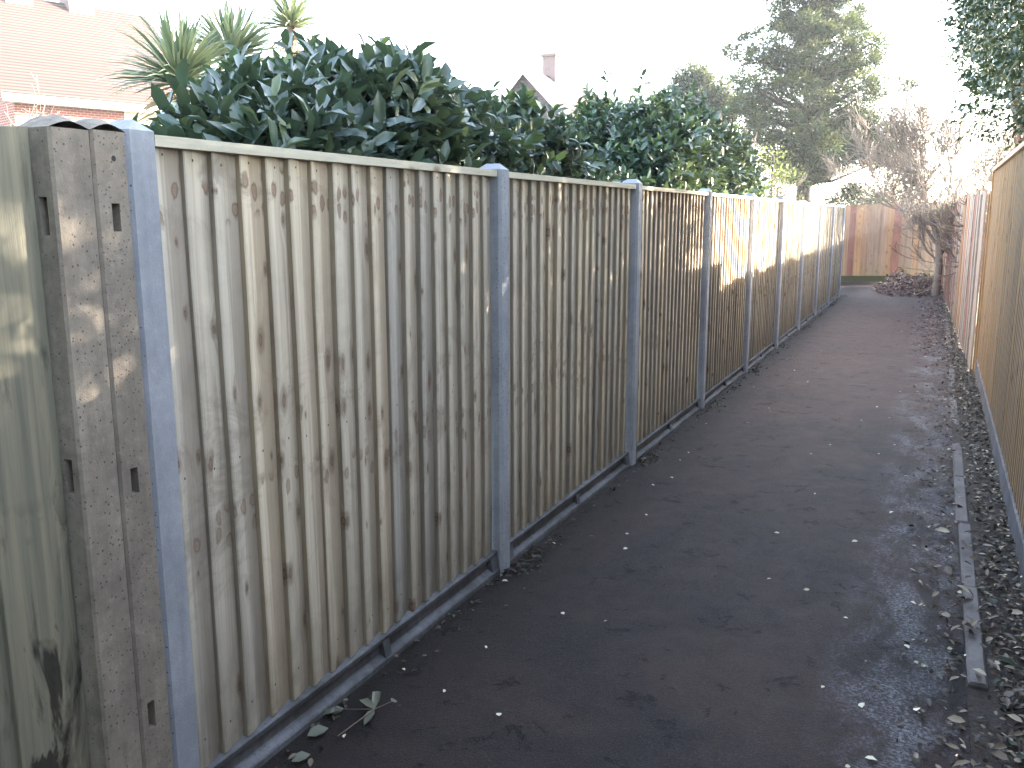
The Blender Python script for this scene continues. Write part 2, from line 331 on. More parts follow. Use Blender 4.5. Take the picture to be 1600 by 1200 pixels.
for k in range(0, 9):
    ya = Y0 + SP * (k - 1) + PW; yb = Y0 + SP * k
    b = MB(); nb = 18; pitch = (yb - ya - .004) / nb
    zb = .104 - .004 * min(k, 8)
    for j in range(nb):
        ident += 1.0; yy = ya + .002 + pitch * j + random.uniform(-.004, .004) * (j > 0)
        r = random.random()
        if random.random() < .12: r = random.uniform(-.4, .1)
        lap = .012 if j < nb - 1 else 0
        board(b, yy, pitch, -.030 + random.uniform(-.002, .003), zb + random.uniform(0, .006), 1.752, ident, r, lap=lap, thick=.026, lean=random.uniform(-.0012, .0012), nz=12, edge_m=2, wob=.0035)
        for zn in (1.725, .93, .2):
            yn = yy + .028 + random.uniform(-.006, .01); xn = -.0325 + .0008; q = .0028; zz = zn + random.uniform(-.012, .012)
            b.add([(xn + .0008, yn + q * math.cos(a), zz + q * 1.4 * math.sin(a)) for a in np.linspace(0, 2 * math.pi, 7)[:-1]], [tuple(range(6))], None, 1, 0)
    b.build('fence_panel', [M['panel'], M['nail'], M['sawn_shaded']], NEW)
    b = MB(); ident += 1
    b.box((-.062, ya + .001, 1.7525), (-.016, yb - .001, 1.777 + random.uniform(-.002, .002)), ident=0, r=.6)
    for i in range(len(b.bc)): v = b.v[i]; b.bc[i] = (v[2] + v[0] + ident, v[1], ident)
    b.build('cap_rail', M['rail'], NEW)
    # concrete gravel board with recessed faces
    b = MB(); zt = zb - .002
    prof = [(-.075, -.05), (-.010, -.05), (-.010, .018), (-.014, .024), (-.040, .036), (-.042, zt - .030), (-.024, zt - .020), (-.022, zt - .004), (-.026, zt), (-.075, zt)]
    ymid = (ya + yb) / 2
    def extr(y_a, y_b, pr):
        n = len(pr); vs = [(p[0], y_a, p[1]) for p in pr] + [(p[0], y_b, p[1]) for p in pr]
        fs = [(j, j + n, (j + 1) % n + n, (j + 1) % n) for j in range(n)] + [tuple(range(n)), tuple(range(2 * n - 1, n - 1, -1))]
        b.add(vs, fs)
    extr(ya, yb, prof)
    for yr, hw in ((ya + .035, .034), (ymid, .020), (yb - .035, .034)):
        extr(yr - hw, yr + hw, [(-.05, .020), (-.013, .0245), (-.0235, zt - .018), (-.05, zt - .016)])
    b.build('gravel_board', M['gravel'], NEW)

# ------------------------------------------------------------------ old corner posts with mortises
def mortised_post(y0, y1, xf, z1, slots, near_slots, label):
    o = empty('concrete_post', ((xf - .06), (y0 + y1) / 2, 0), label, 'post', 'old weathered concrete posts at the start of the fence')
    b = MB(); xb = xf - .115; e = .006
    def wall(P, umin, umax, zmin, zmax, holes):
        # P(u,z,d) -> point; rectangular holes cut as real pockets
        zs = [zmin]
        for (ua, ub, za, zb) in sorted(holes, key=lambda h: h[2]):
            b.add([P(umin, zs[-1], 0), P(umax, zs[-1], 0), P(umax, za, 0), P(umin, za, 0)], [(0, 1, 2, 3)])
            b.add([P(umin, za, 0), P(ua, za, 0), P(ua, zb, 0), P(umin, zb, 0)], [(0, 1, 2, 3)])
            b.add([P(ub, za, 0), P(umax, za, 0), P(umax, zb, 0), P(ub, zb, 0)], [(0, 1, 2, 3)])
            c = [P(ua, za, 0), P(ub, za, 0), P(ub, zb, 0), P(ua, zb, 0)] + [P(ua, za, .055), P(ub, za, .055), P(ub, zb, .055), P(ua, zb, .055)]
            b.add(c, [(1, 0, 4, 5), (2, 1, 5, 6), (3, 2, 6, 7), (0, 3, 7, 4), (4, 5, 6, 7)])
            zs.append(zb)
        b.add([P(umin, zs[-1], 0), P(umax, zs[-1], 0), P(umax, zmax, 0), P(umin, zmax, 0)], [(0, 1, 2, 3)])
    wall(lambda u, z, d: (xf - d, u, z), y0 + e, y1 - e, -.05, z1, slots)
    wall(lambda u, z, d: (u, y0 + d, z), xb, xf - e, -.05, z1, near_slots)
    b.add([(xf - e, y0, -.05), (xf, y0 + e, -.05), (xf, y0 + e, z1), (xf - e, y0, z1)], [(0, 1, 2, 3)])
    b.add([(xf, y1 - e, -.05), (xf - e, y1, -.05), (xf - e, y1, z1), (xf, y1 - e, z1)], [(0, 1, 2, 3)])
    b.add([(xf - e, y1, -.05), (xb, y1, -.05), (xb, y1, z1), (xf - e, y1, z1)], [(0, 1, 2, 3)])
    b.add([(xb, y1, -.05), (xb, y0, -.05), (xb, y0, z1), (xb, y1, z1)], [(0, 1, 2, 3)])
    # rounded weathered top
    N = 9; top = []
    for i in range(N):
        for j in range(N):
            a, c = i / (N - 1), j / (N - 1)
            hgt = .030 * (1 - abs(2 * c - 1) ** 1.5) * (1 - .5 * abs(2 * a - 1) ** 3) + (random.uniform(-.0015, .0015) if 0 < i < N - 1 and 0 < j < N - 1 else 0)
            top.append((xb + (xf - xb) * a, y0 + (y1 - y0) * c, z1 + hgt))
    b.add(top, [(i * N + j, (i + 1) * N + j, (i + 1) * N + j + 1, i * N + j + 1) for i in range(N - 1) for j in range(N - 1)])
    bo = b.build('shaft', M['old_conc'], o)
    return o
mortised_post(1.322, 1.424, 0.0, 1.772, [], [(-.050, -.025, 1.55, 1.63), (-.050, -.025, .98, 1.06)], 'smooth grey domed concrete post standing right beside the old grey green board')
pm = mortised_post(1.427, 1.520, -.002, 1.775, [(1.466, 1.488, 1.556, 1.618), (1.457, 1.479, .944, 1.007), (1.450, 1.472, .339, .411)], [], 'rough pitted concrete post with three slots in its face, beside the first new post')
b = MB(); b.add([(-.0012, 1.481 + .0065 * math.cos(a), 1.716 + .0065 * math.sin(a)) for a in np.linspace(0, 2 * math.pi, 11)[:-1]], [tuple(range(10))])  # flat dark disc painted as the shade inside a small bolt hole
b.build('hole_shade_disc', M['dark'], pm)

# ------------------------------------------------------------------ old algae boards at the left edge
ob = empty('board_fence', (-.06, 1.0, 0), 'old grey green board fence at the left edge before the concrete posts', 'fence')
for i, (ya, yb, xo) in enumerate([(1.146, 1.313, -.047), (.985, 1.158, -.062), (.83, .99, -.047), (.67, .84, -.062), (.5, .68, -.047), (.34, .51, -.062), (.18, .35, -.047), (.02, .19, -.062), (-.15, .03, -.047)]):
    b = MB(); nz = 14; vs = []; bc = []; cs = [(0, -.014), (0, -.002), (.003, 0), ((yb - ya) * .5, .0015), (yb - ya - .003, 0), (yb - ya, -.002), (yb - ya, -.014)]
    zt = 1.765 + (0.006 if i == 0 else random.uniform(-.02, .01))
    for k in range(nz + 1):
        z = -.05 + (zt + .05) * k / nz
        for uu, xx in cs:
            vs.append((xo + xx + .001 * sm(i + 2, z), ya + uu + .0015 * sm(i + 40, z), z + (random.uniform(-.006, .004) if k == nz else 0))); bc.append((uu, z, 300 + i * 1.0))
    n = len(cs); fs = [(k * n + j, k * n + (j + 1) % n, (k + 1) * n + (j + 1) % n, (k + 1) * n + j) for k in range(nz) for j in range(n)] + [tuple(nz * n + j for j in range(n))]
    b.add(vs, fs, bc, 0, random.random()); b.build('board', M['old_w'], ob)

# ------------------------------------------------------------------ near right fence
NR = empty('closeboard_fence', (2.14, 5, 0), 'tan closeboard timber fence with a pale cap rail close on the right edge', 'fence')
b = MB(); y = -3.0; j = 0
while y < 10.05:
    wd = .1
    board(b, y, wd, 2.125 + random.uniform(-.001, .001), .165, 2.005 , 500.0 + j, random.random(), thick=.012, thin=.005, side=-1, nz=4, wob=.001)
    y += wd; j += 1
b.build('fence_boards', M['tanboard'], NR)
b = MB(); b.box((2.105, -3, 2.008), (2.175, 10.16, 2.040), r=.6); 
for i in range(len(b.bc)): v = b.v[i]; b.bc[i] = (v[2] + v[0], v[1], 3.0)
b.build('cap_rail', M['pinkrail'], NR)
b = MB(); b.box((2.112, 10.065, .0), (2.20, 10.15, 2.0075), r=.9, ident=9); b.build('end_post', M['tanboard'], NR)
b = MB()
xs_, N = 2.119, 220
vs = []
for i in range(N + 1):
    y = -3 + 13.06 * i / N; zt = .158 + .004 * abs(math.sin(y * 31.4)) + .002 * math.sin(y * 77) 
    vs += [(xs_ - .002, y, -.05), (xs_, y, zt - .006), (xs_ + .012, y, zt + .004), (xs_ + .05, y, zt + .004)]
b.add(vs, [(i * 4 + j + 1, i * 4 + j, i * 4 + 4 + j, i * 4 + 5 + j) for i in range(N) for j in range(3)])
b.build('gravel_board', M['gravel'], NR)

# ------------------------------------------------------------------ weathered right fence beyond
WR = empty('old_board_fence', (2.05, 14, 0), 'bleached pinkish white board fence beyond the tan fence on the right', 'fence')
y = 10.2; j = 0
x_at = lambda y: 2.075 + (1.90 - 2.075) * max(0, (y - 10.2)) / 9.0
wkinds = ['white_w', 'red_w', 'tan_w']; g_ = MB()
seq = ['white_w'] * 6 + ['red_w', 'red_w', 'white_w', 'tan_w', 'white_w', 'red_w', 'white_w', 'white_w', 'tan_w', 'red_w']
while y < 23.4:
    wd = random.uniform(.16, .24) if j > 1 else [.42, .40][j]
    kx = x_at(y); kind = seq[j] if j < len(seq) else random.choice(['white_w', 'red_w', 'tan_w', 'red_w', 'white_w'])
    nz = 8; vs = []; bc = []; zt = 1.86 + random.uniform(-.05, .03); gap = .002
    off = (j % 2) * .02 + random.uniform(-.003, .003); ln = random.uniform(-.025, .025) if j > 0 else .02; yw = wd + .045
    for k in range(nz + 1):
        z = 0.02 + (zt - .02) * k / nz
        for (uu, xx) in ((0, .016), (0, 0), (yw * .5, -.002), (yw, 0), (yw, .016)):
            vs.append((kx + off + xx + .003 * sm(j, z) + (x_at(y + uu) - kx), y + uu + ln * z * .5 + .004 * sm(j + 9, z), z + (random.uniform(-.02, .01) if k == nz else 0))); bc.append((uu, z, 700. + j))
    fs = [(k * 5 + q2, k * 5 + q, (k + 1) * 5 + q, (k + 1) * 5 + q2) for k in range(nz) for q, q2 in zip(range(5), (1, 2, 3, 4, 0))]
    g_.add(vs, fs, bc, wkinds.index(kind), random.random()); y += wd; j += 1
g_.build('fence_boards', [M[k] for k in wkinds], WR)
b = MB(); b.box((2.10, 10.16, -.05), (2.24, 10.30, 1.80)); b.build('post', M['tan_w'], WR)  # post added to block a slit of sun between the two fences
b = MB(); b.box((2.12, 10.3, 1.45), (2.17, 19.2, 1.53)); b.box((2.12, 10.3, .35), (2.17, 19.2, .43)); b.build('back_rail', M['tan_w'], WR)

# ------------------------------------------------------------------ fence across the end
ER = empty('end_fence', (.8, 23.6, 0), 'weathered tan and red stained board fence across the far end of the path', 'fence')
eb = MB()
x = -9.2; j = 0
while x < 2.0:
    wd = random.uniform(.13, .155); y = 23.45 + (x + .35) * .42 if x > -.35 else 23.45 + (x + .35) * .42
    red = (-.42 < x < -.22) or (.66 < x < .76)
    zt = 1.84 + (.07 * (x + .35) / .8 if -.35 < x < .45 else (.07 if x >= .45 else 0)) + random.uniform(-.015, .012)
    off = (j % 2) * .012; vs = []; bc = []
    for k in range(7):
        z = .14 + (zt - .14) * k / 6
        for uu, yy in ((0, .016), (0, 0), (wd + .01, 0), (wd + .01, .016)):
            vs.append((x + uu + .003 * sm(j, z), y + yy + off + uu * .42 + .003 * sm(j + 5, z), z)); bc.append((uu, z, 900. + j))
    fs = [(k * 4 + q, k * 4 + (q + 1) % 4, (k + 1) * 4 + (q + 1) % 4, (k + 1) * 4 + q) for k in range(6) for q in range(4)] + [(24, 25, 26, 27)]
    eb.add(vs, fs, bc, 1 if red else 0, random.random()); x += wd; j += 1
eb.build('fence_boards', [M['tan_w'], M['red_w']], ER)
b = MB(); b.add([(-9.2, 23.40 - 8.85 * .42, 0), (2.0, 23.40 + 2.35 * .42, 0), (2.0, 23.40 + 2.35 * .42, .15), (-9.2, 23.40 - 8.85 * .42, .15), (-9.2, 23.43 - 8.85 * .42, .15), (2, 23.43 + 2.35 * .42, .15)], [(0, 1, 2, 3), (3, 2, 5, 4)])
b.build('mossy_gravel_board', M['moss'], ER)

# ------------------------------------------------------------------ foliage engine
def norm(a): return a / np.maximum(np.linalg.norm(a, axis=-1, keepdims=True), 1e-9)
OVAL = (np.array([(0, 0, 0), (.28, .42, .05), (.28, 0, -.03), (.28, -.42, .05), (.66, .46, .05), (.66, 0, -.05), (.66, -.46, .05), (1, 0, -.14)]),
        [(0, 2, 1), (0, 3, 2), (1, 2, 5, 4), (2, 3, 6, 5), (4, 5, 7), (5, 6, 7)])
DIAM = (np.array([(0, 0, 0), (.5, .5, .06), (1, 0, -.05), (.5, -.5, .06)]), [(0, 2, 1), (0, 3, 2)])
CARD = (np.array([(0, 0, 0), (.45, .5, .0), (1, .12, -.06), (.55, -.45, .03)]), [(0, 1, 2, 3)])
SWORD = (np.array([(0, .35, 0), (0, -.35, 0), (.4, .5, .04), (.4, -.5, .04), (.75, .35, .0), (.75, -.35, .0), (1, 0, -.10)]), [(0, 1, 3, 2), (2, 3, 5, 4), (4, 5, 6)])
def leaves(name, pos, d, nrm, L, W, mat, tmpl=OVAL, parent=None, rnd=None, smooth=False):
    T, F = tmpl; n = len(pos); d = norm(d); sd_ = norm(np.cross(d, nrm)); up = np.cross(sd_, d)
    L = np.broadcast_to(L, (n,)); W = np.broadcast_to(W, (n,))
    V = pos[:, None] + d[:, None] * (T[None, :, 0:1] * L[:, None, None]) + sd_[:, None] * (T[None, :, 1:2] * W[:, None, None]) + up[:, None] * (T[None, :, 2:3] * L[:, None, None])
    k = len(T); V = V.reshape(-1, 3)
    rnd = rng.random(n) if rnd is None else rnd
    off = np.arange(n) * k
    loops = []; sizes = []
    Fi = [np.array(f) for f in F]
    li = np.concatenate([f for f in Fi]); ls = np.array([len(f) for f in Fi])
    allL = (off[:, None] + li[None]).ravel(); allS = np.tile(ls, n)
    me = bpy.data.meshes.new(name); me.vertices.add(len(V)); me.vertices.foreach_set('co', V.astype(np.float32).ravel())
    me.loops.add(len(allL)); me.loops.foreach_set('vertex_index', allL.astype(np.int32))
    me.polygons.add(len(allS)); st = np.concatenate([[0], np.cumsum(allS)[:-1]])
    me.polygons.foreach_set('loop_start', st.astype(np.int32)); 
    me.update(calc_edges=True)
    a = me.attributes.new('rnd', 'FLOAT', 'POINT'); a.data.foreach_set('value', np.repeat(np.clip(rnd, 0, 1), k).astype(np.float32))
    if smooth: me.polygons.foreach_set('use_smooth', [True] * len(allS))
    me.materials.append(mat); return link(name, me, parent)
def randdir(n): return norm(rng.normal(size=(n, 3)))
def shoots(pos, d, per, slen, ang, L, W):
    """whorled leaves along short shoots -> leaf positions, dirs, normals, sizes"""
    n = len(pos); d = norm(d); t = np.tile(np.linspace(.15, 1, per), n); D = np.repeat(d, per, 0)
    a = norm(np.cross(D, np.repeat(randdir(n), per, 0))); b2 = np.cross(D, a)
    ph = np.tile(np.arange(per) * 2.4, n) + np.repeat(rng.random(n) * 6.3, per) + rng.normal(size=n * per) * .3
    out = a * np.cos(ph)[:, None] + b2 * np.sin(ph)[:, None]
    an = (ang * (1.15 - .6 * t) + rng.normal(size=n * per) * .15)[:, None]
    ld = D * np.cos(an) + out * np.sin(an)
    ld[:, 2] -= .10
    P = np.repeat(pos, per, 0) + D * (t * slen)[:, None]
    nr = norm(D * np.sin(an) - out * np.cos(an)) * -1
    nr = norm(D + out * -.3 + rng.normal(size=ld.shape) * .25)
    sc = rng.uniform(.65, 1.1, n * per)
    return P, ld, nr, L * sc, W * sc
class Tubes:
    def __init__(s, rmin=.003): s.b = MB(); s.rmin = rmin
    def seg(s, pts, rad, n=5):
        pts = [np.array(p, float) for p in pts]; vs = []
        for i, p in enumerate(pts):
            d = norm((pts[min(i + 1, len(pts) - 1)] - pts[max(i - 1, 0)])[None])[0]
            a = np.cross(d, (0.3, .1, 1.) if abs(d[2]) < .9 else (1., 0, 0)); a /= np.linalg.norm(a); c = np.cross(d, a)
            for j in range(n):
                q = 2 * math.pi * j / n; vs.append(p + (a * math.cos(q) + c * math.sin(q)) * rad[i])
        s.b.add(vs, [(i * n + j, i * n + (j + 1) % n, (i + 1) * n + (j + 1) % n, (i + 1) * n + j) for i in range(len(pts) - 1) for j in range(n)])
    def grow(s, p, d, L, r, depth, spread=.6, up=.1, kids=3, n=4, shrink=.68, tips=None, steps=4, jit=.18):
        pts = [np.array(p, float)]; d = np.array(d, float)
        for i in range(steps):
            d = d + rng.normal(size=3) * jit + np.array([0, 0, up]); d /= np.linalg.norm(d); pts.append(pts[-1] + d * L / steps)
        r2 = r * .6; rad = [max(s.rmin, r + (r2 - r) * i / steps) for i in range(steps + 1)]
        s.seg(pts, rad, n)
        if tips is not None: tips.append((pts[-1], d))
        if depth > 0:
            for q in range(kids):
                i = random.choice(range(max(1, steps - 3), steps + 1)); dd = d + rng.normal(size=3) * spread; dd /= np.linalg.norm(dd)
                s.grow(pts[i], dd, L * shrink * random.uniform(.7, 1.15), rad[i] * .72, depth - 1, spread, up, kids, n, shrink, tips, steps, jit)
    def build(s, name, mat, parent): return s.b.build(name, mat, parent, True)

# ---- laurel hedge behind the fence (three shrubs)
def interp(xs, ys, v): return np.interp(v, xs, ys)
def hedge(name, label, ys, tops, xc, half, zlow, n_out, n_in, L, W, mat, per=7, slen=.16, updir=.8, cat='shrub'):
    o = empty(name, (xc, ys[0] * .5 + ys[-1] * .5, 0), label, cat)
    y = rng.uniform(ys[0], ys[-1], n_out); top = interp(ys, tops, y) + .09 * np.sin(y * 3.7) + .06 * np.sin(y * 9.1 + 1)
    th = rng.uniform(-.25, math.pi * .80, n_out)           # 0 = face towards the path, pi/2 = top
    hz = (top - zlow)
    rr = 1 + rng.normal(size=n_out) * .07 - .10 * (rng.random(n_out) ** 2) * 2
    X = xc + half * np.sign(np.cos(th)) * np.abs(np.cos(th)) ** .7 * rr; Z = zlow + (hz * np.abs(np.sin(np.maximum(th, 0))) ** .6) * rr * (th > 0) + (th <= 0) * rng.uniform(-.5, .3, n_out)
    Z = np.where(th <= 0.3, zlow + rng.uniform(-.4, .9, n_out) * hz, Z)
    P = np.stack([X, y, Z], 1)
    D = np.stack([np.cos(th), rng.normal(size=n_out) * .5, np.sin(np.maximum(th, 0)) + updir], 1) + rng.normal(size=(n_out, 3)) * .35
    a = shoots(P, D, per, slen, 1.05, L, W)
    yi = rng.uniform(ys[0] + .1, ys[-1] - .1, n_in); ti = interp(ys, tops, yi)
    Pi = np.stack([xc + rng.uniform(-.8, .75, n_in) * half, yi, zlow - .3 + rng.random(n_in) * (ti - zlow + .12)], 1)
    bb = shoots(Pi, randdir(n_in) + [0, 0, .6], per, slen, 1.1, L * 1.15, W * 1.3)
    A = [np.concatenate(q) for q in zip(a, bb)]
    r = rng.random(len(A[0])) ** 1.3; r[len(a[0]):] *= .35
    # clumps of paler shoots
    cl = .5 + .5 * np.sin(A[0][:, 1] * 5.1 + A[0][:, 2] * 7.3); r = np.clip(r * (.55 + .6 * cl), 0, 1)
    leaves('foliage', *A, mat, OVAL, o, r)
    tb = Tubes()
    for yy in np.arange(ys[0] + .2, ys[-1], .55):
        for q in range(2): tb.grow((xc + random.uniform(-.3, .1) * half, yy, -.05), (random.uniform(-.2, .05), random.uniform(-.2, .2), 1), interp(ys, tops, yy) * .62, .022, 1, .22, .1, 3, 4, .4)
    tb.build('stems', M['bark'], o); return o
hedge('laurel_shrub', 'broad pale leaved laurel shrub rising over the fence behind the first panel', [2.50, 2.62, 2.8, 3.0, 3.3, 3.9], [1.80, 1.91, 1.98, 2.04, 2.08, 2.04], -.72, .30, 1.30, 500, 450, .135, .052, M['laurel2'], per=7, slen=.13, updir=1.5)
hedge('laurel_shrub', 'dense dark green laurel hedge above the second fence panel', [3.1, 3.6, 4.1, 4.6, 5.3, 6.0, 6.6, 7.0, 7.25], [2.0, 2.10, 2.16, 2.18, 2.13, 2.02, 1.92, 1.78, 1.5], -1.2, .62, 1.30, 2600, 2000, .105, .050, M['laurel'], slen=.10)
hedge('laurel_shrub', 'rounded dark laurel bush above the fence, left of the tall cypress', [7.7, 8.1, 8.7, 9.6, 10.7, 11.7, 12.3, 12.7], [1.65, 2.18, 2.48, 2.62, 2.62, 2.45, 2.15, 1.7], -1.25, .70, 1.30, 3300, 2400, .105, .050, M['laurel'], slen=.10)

# ---- cabbage palms
def cordyline(base, head, R, nl, label, lean, dead=80):
    o = empty('cabbage_palm', (base[0], base[1], 0), label, 'palm tree')
    h = np.array(head); tb = Tubes(); b0 = np.array([base[0], base[1], -.05]); m1 = b0 * .5 + h * .5 + np.array([lean, 0, .0])
    tb.seg([b0, m1, h * .8 + m1 * .2, h], [.09, .07, .06, .055], 8); tb.build('trunk', M['palebark'], o)
    d = randdir(nl); d[:, 2] = np.abs(d[:, 2]) * 1.2 - .12; d = norm(d)
    L = R * rng.uniform(.75, 1.1, nl)
    leaves('fronds', h[None] + d * .03, d, np.tile([0, 0, 1.], (nl, 1)) + rng.normal(size=(nl, 3)) * .3, L, .030, M['sword'], SWORD, o)
    d = randdir(dead); d[:, 2] = -np.abs(d[:, 2]) * 1.2 - .3; d = norm(d)
    leaves('dead_fronds', h[None] - np.stack([np.zeros(dead), np.zeros(dead), rng.random(dead) * .25], 1) + d * .03, d, randdir(dead), R * rng.uniform(.4, .85, dead), .026, M['deadfrond'], SWORD, o)
for (px, py, D, R, nl, lb) in [(282, 130, 8.0, .66, 300, 'spiky cabbage palm with a low head just left of the other two'), (362, 92, 8.8, .56, 300, 'spiky cabbage palm in the middle with a shaggy head of pale fronds'), (455, 42, 11, .52, 190, 'tall thin cabbage palm with a starburst head, the furthest right of the palms')]:
    h = at(px, py, D); cordyline((h[0] - .1, h[1] + .15), h, R, nl, lb, .05)
# low pinkish bare shrub by the palms
def twiggy(name, base, d, L, r, depth, kids, mat, label, spread=.55, up=.12, cat='shrub', leafmat_=None, nleaf=0, L0=.06, trunks=1, shrink=.68, n=4):
    o = empty(name, (base[0], base[1], 0), label, cat); tb = Tubes(.0052); tips = []
    for i in range(trunks):
        dd = np.array(d) + rng.normal(size=3) * (.25 if trunks > 1 else 0)
        tb.grow(np.array(base) + [rng.normal() * .05 * (trunks > 1), rng.normal() * .05 * (trunks > 1), 0], dd / np.linalg.norm(dd), L, r, depth, spread, up, kids, n, shrink, tips)
    tb.build('branches', mat, o)
    if nleaf:
        idx = rng.integers(0, len(tips), nleaf); P = np.array([tips[i][0] for i in idx]) + rng.normal(size=(nleaf, 3)) * L0 * 1.5
        leaves('foliage', P, randdir(nleaf), randdir(nleaf), L0 * rng.uniform(.6, 1.2, nleaf), L0 * .45, leafmat_, DIAM, o)
    return o
p = at(262, 150, 13); twiggy('bare_shrub', (p[0], p[1], -.05), (0, 0, 1), 1.5, .03, 4, 4, M['twig'], 'fuzzy leafless pinkish shrub in front of the tiled house roof', .5, trunks=4, shrink=.6)
p = at(-10, 150, 13); twiggy('bare_shrub', (p[0], p[1], -.05), (0, 0, 1), 1.7, .03, 4, 4, M['twig'], 'pale leafless shrub at the left edge before the brick wall', .5, trunks=4, shrink=.6)

# ---- conifer crowns made of drooping sprays on limbs
def conifer(name, base, H, crown, label, mat, ncl, nl, leaf, flat=.35, trunk_r=.2, cat='tree', side_limbs=(), lit=None, drop=.0, gap=0):
    """crown: list of (height, radius)"""
    o = empty(name, (base[0], base[1], 0), label, cat); B = np.array([base[0], base[1], 0.])
    tb = Tubes(); tb.seg([B + [0, 0, -.05], B + [.05, 0, H * .35], B + [0, .05, H * .7], B + [0, 0, H]], [trunk_r, trunk_r * .8, trunk_r * .45, .03], 8)
    hs = [c[0] for c in crown]; rs = [c[1] for c in crown]; cs = []; 
    for i in range(ncl):
        z = rng.uniform(hs[0], hs[-1]) if rng.random() < .5 else hs[0] + (hs[-1] - hs[0]) * rng.random() ** 1.3
        R = np.interp(z, hs, rs) * (1 + .16 * math.sin(z * 4.1)); a = rng.random() * 6.283; k = rng.random() ** .45
        R *= 1 + .22 * math.sin(a * 3 + z * 1.7)
        c = B + [math.cos(a) * R * k, math.sin(a) * R * k, z]; cs.append((c, a, k, R))
        if i % 3 == 0:
            r0 = B + [0, 0, z - R * .25]; tb.seg([r0, r0 * .5 + c * .5 + [0, 0, -.05], c], [trunk_r * .22, trunk_r * .14, .012], 4)
    for (c, pts, rads) in side_limbs:
        tb.seg(pts, rads, 6)
        for q in c: cs.append((np.array(q), 0, 1, 1.0))
    P, D, clr = [], [], []
    for (c, a, k, R) in cs:
        m = int(nl * rng.uniform(.5, 1.3)); s = rng.uniform(.55, 1.1) * .24
        q = randdir(m) * (rng.random(m) ** .45)[:, None] * np.array([s, s, s * flat * 1.25]) * 1.75 * (1 + .25 * np.sin(rng.random() * 6 + np.arange(m) * .7))[:, None]; q[:, 2] -= .25 * (q[:, 0] ** 2 + q[:, 1] ** 2) / s * .6
        P.append(c + q); clr.append(np.full(m, rng.random() * .42) + .28 * np.clip(q[:, 2] / (s * flat + .01), -1, 1)); dd = norm(q + [math.cos(a) * .15, math.sin(a) * .15, .05]) + rng.normal(size=(m, 3)) * .35; D.append(dd)  # clump tops paler, undersides darker: light from above put into the colour
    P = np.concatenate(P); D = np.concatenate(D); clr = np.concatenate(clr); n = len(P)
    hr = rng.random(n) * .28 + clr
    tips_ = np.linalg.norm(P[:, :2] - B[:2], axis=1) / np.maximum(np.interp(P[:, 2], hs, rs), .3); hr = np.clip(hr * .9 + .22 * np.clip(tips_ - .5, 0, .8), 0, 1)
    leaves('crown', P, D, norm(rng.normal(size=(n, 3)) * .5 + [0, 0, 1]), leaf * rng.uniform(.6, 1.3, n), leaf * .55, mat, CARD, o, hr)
    tb.build('trunk', M['bark'], o); return o
tr = at(1255, 290, 27); TX, TY = tr[0], tr[1]
cl0 = None
limb_pts = [at(1255, 285, 27), at(1300, 283, 26.6), at(1350, 262, 26.2), at(1385, 248, 26)]
limb2 = [at(1255, 270, 27), at(1290, 262, 27.4), at(1340, 250, 27.6)]
cl1 = [at(x, y, D) for x, y, D in [(1320, 205, 26.5), (1345, 195, 26.3), (1365, 215, 26.2), (1385, 235, 26), (1350, 232, 26.2), (1395, 243, 26), (1310, 235, 26.5), (1330, 215, 26.4), (1370, 238, 26.1), (1290, 225, 26.6), (1340, 180, 26.6), (1380, 222, 26.2), (1325, 240, 26.6), (1300, 200, 26.6)]]
cl1 = [q + rng.normal(size=3) * [.28, .3, .14] for q in cl1 for _ in range(8)]
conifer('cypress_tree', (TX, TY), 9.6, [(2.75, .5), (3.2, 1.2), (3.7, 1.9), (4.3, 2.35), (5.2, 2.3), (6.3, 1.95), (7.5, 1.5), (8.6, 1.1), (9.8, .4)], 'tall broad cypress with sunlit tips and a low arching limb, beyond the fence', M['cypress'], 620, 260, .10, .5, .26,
        side_limbs=[(cl1, limb_pts, [.055, .045, .03, .014]), ([], limb2, [.045, .03, .014])])
q = at(1080, 180, 30); conifer('conifer_tree', (q[0], q[1]), 6.4, [(2.5, 1.2), (4.0, 1.25), (5.2, 1.05), (5.9, .75), (6.3, .35)], 'slim dull grey conifer behind the laurel, twin rounded tips', M['conifer'], 190, 210, .12, .9, .12)
q = at(1125, 190, 29); conifer('conifer_tree', (q[0], q[1]), 5.8, [(2.5, .7), (4.0, .75), (5.2, .65), (5.7, .35)], 'small grey conifer squeezed between the slim conifer and the tall cypress', M['conifer'], 90, 170, .12, .9, .1)
q = at(985, 165, 22); conifer('evergreen_shrub', (q[0], q[1]), 4.5, [(2.5, .8), (3.9, .75), (4.3, .5), (4.65, .25)], 'small sunlit yellowish shrub just showing over the middle of the laurel', M['yellow'], 60, 90, .08, .8, .05, cat='shrub')
q = at(1090, 210, 19); twiggy('bare_shrub', (q[0], q[1], 1.4), (0, 0, 1), 1.0, .022, 4, 4, M['twig'], 'upright bleached bare twigs above the laurel, before the grey conifers', .38, .2, trunks=8, shrink=.62)
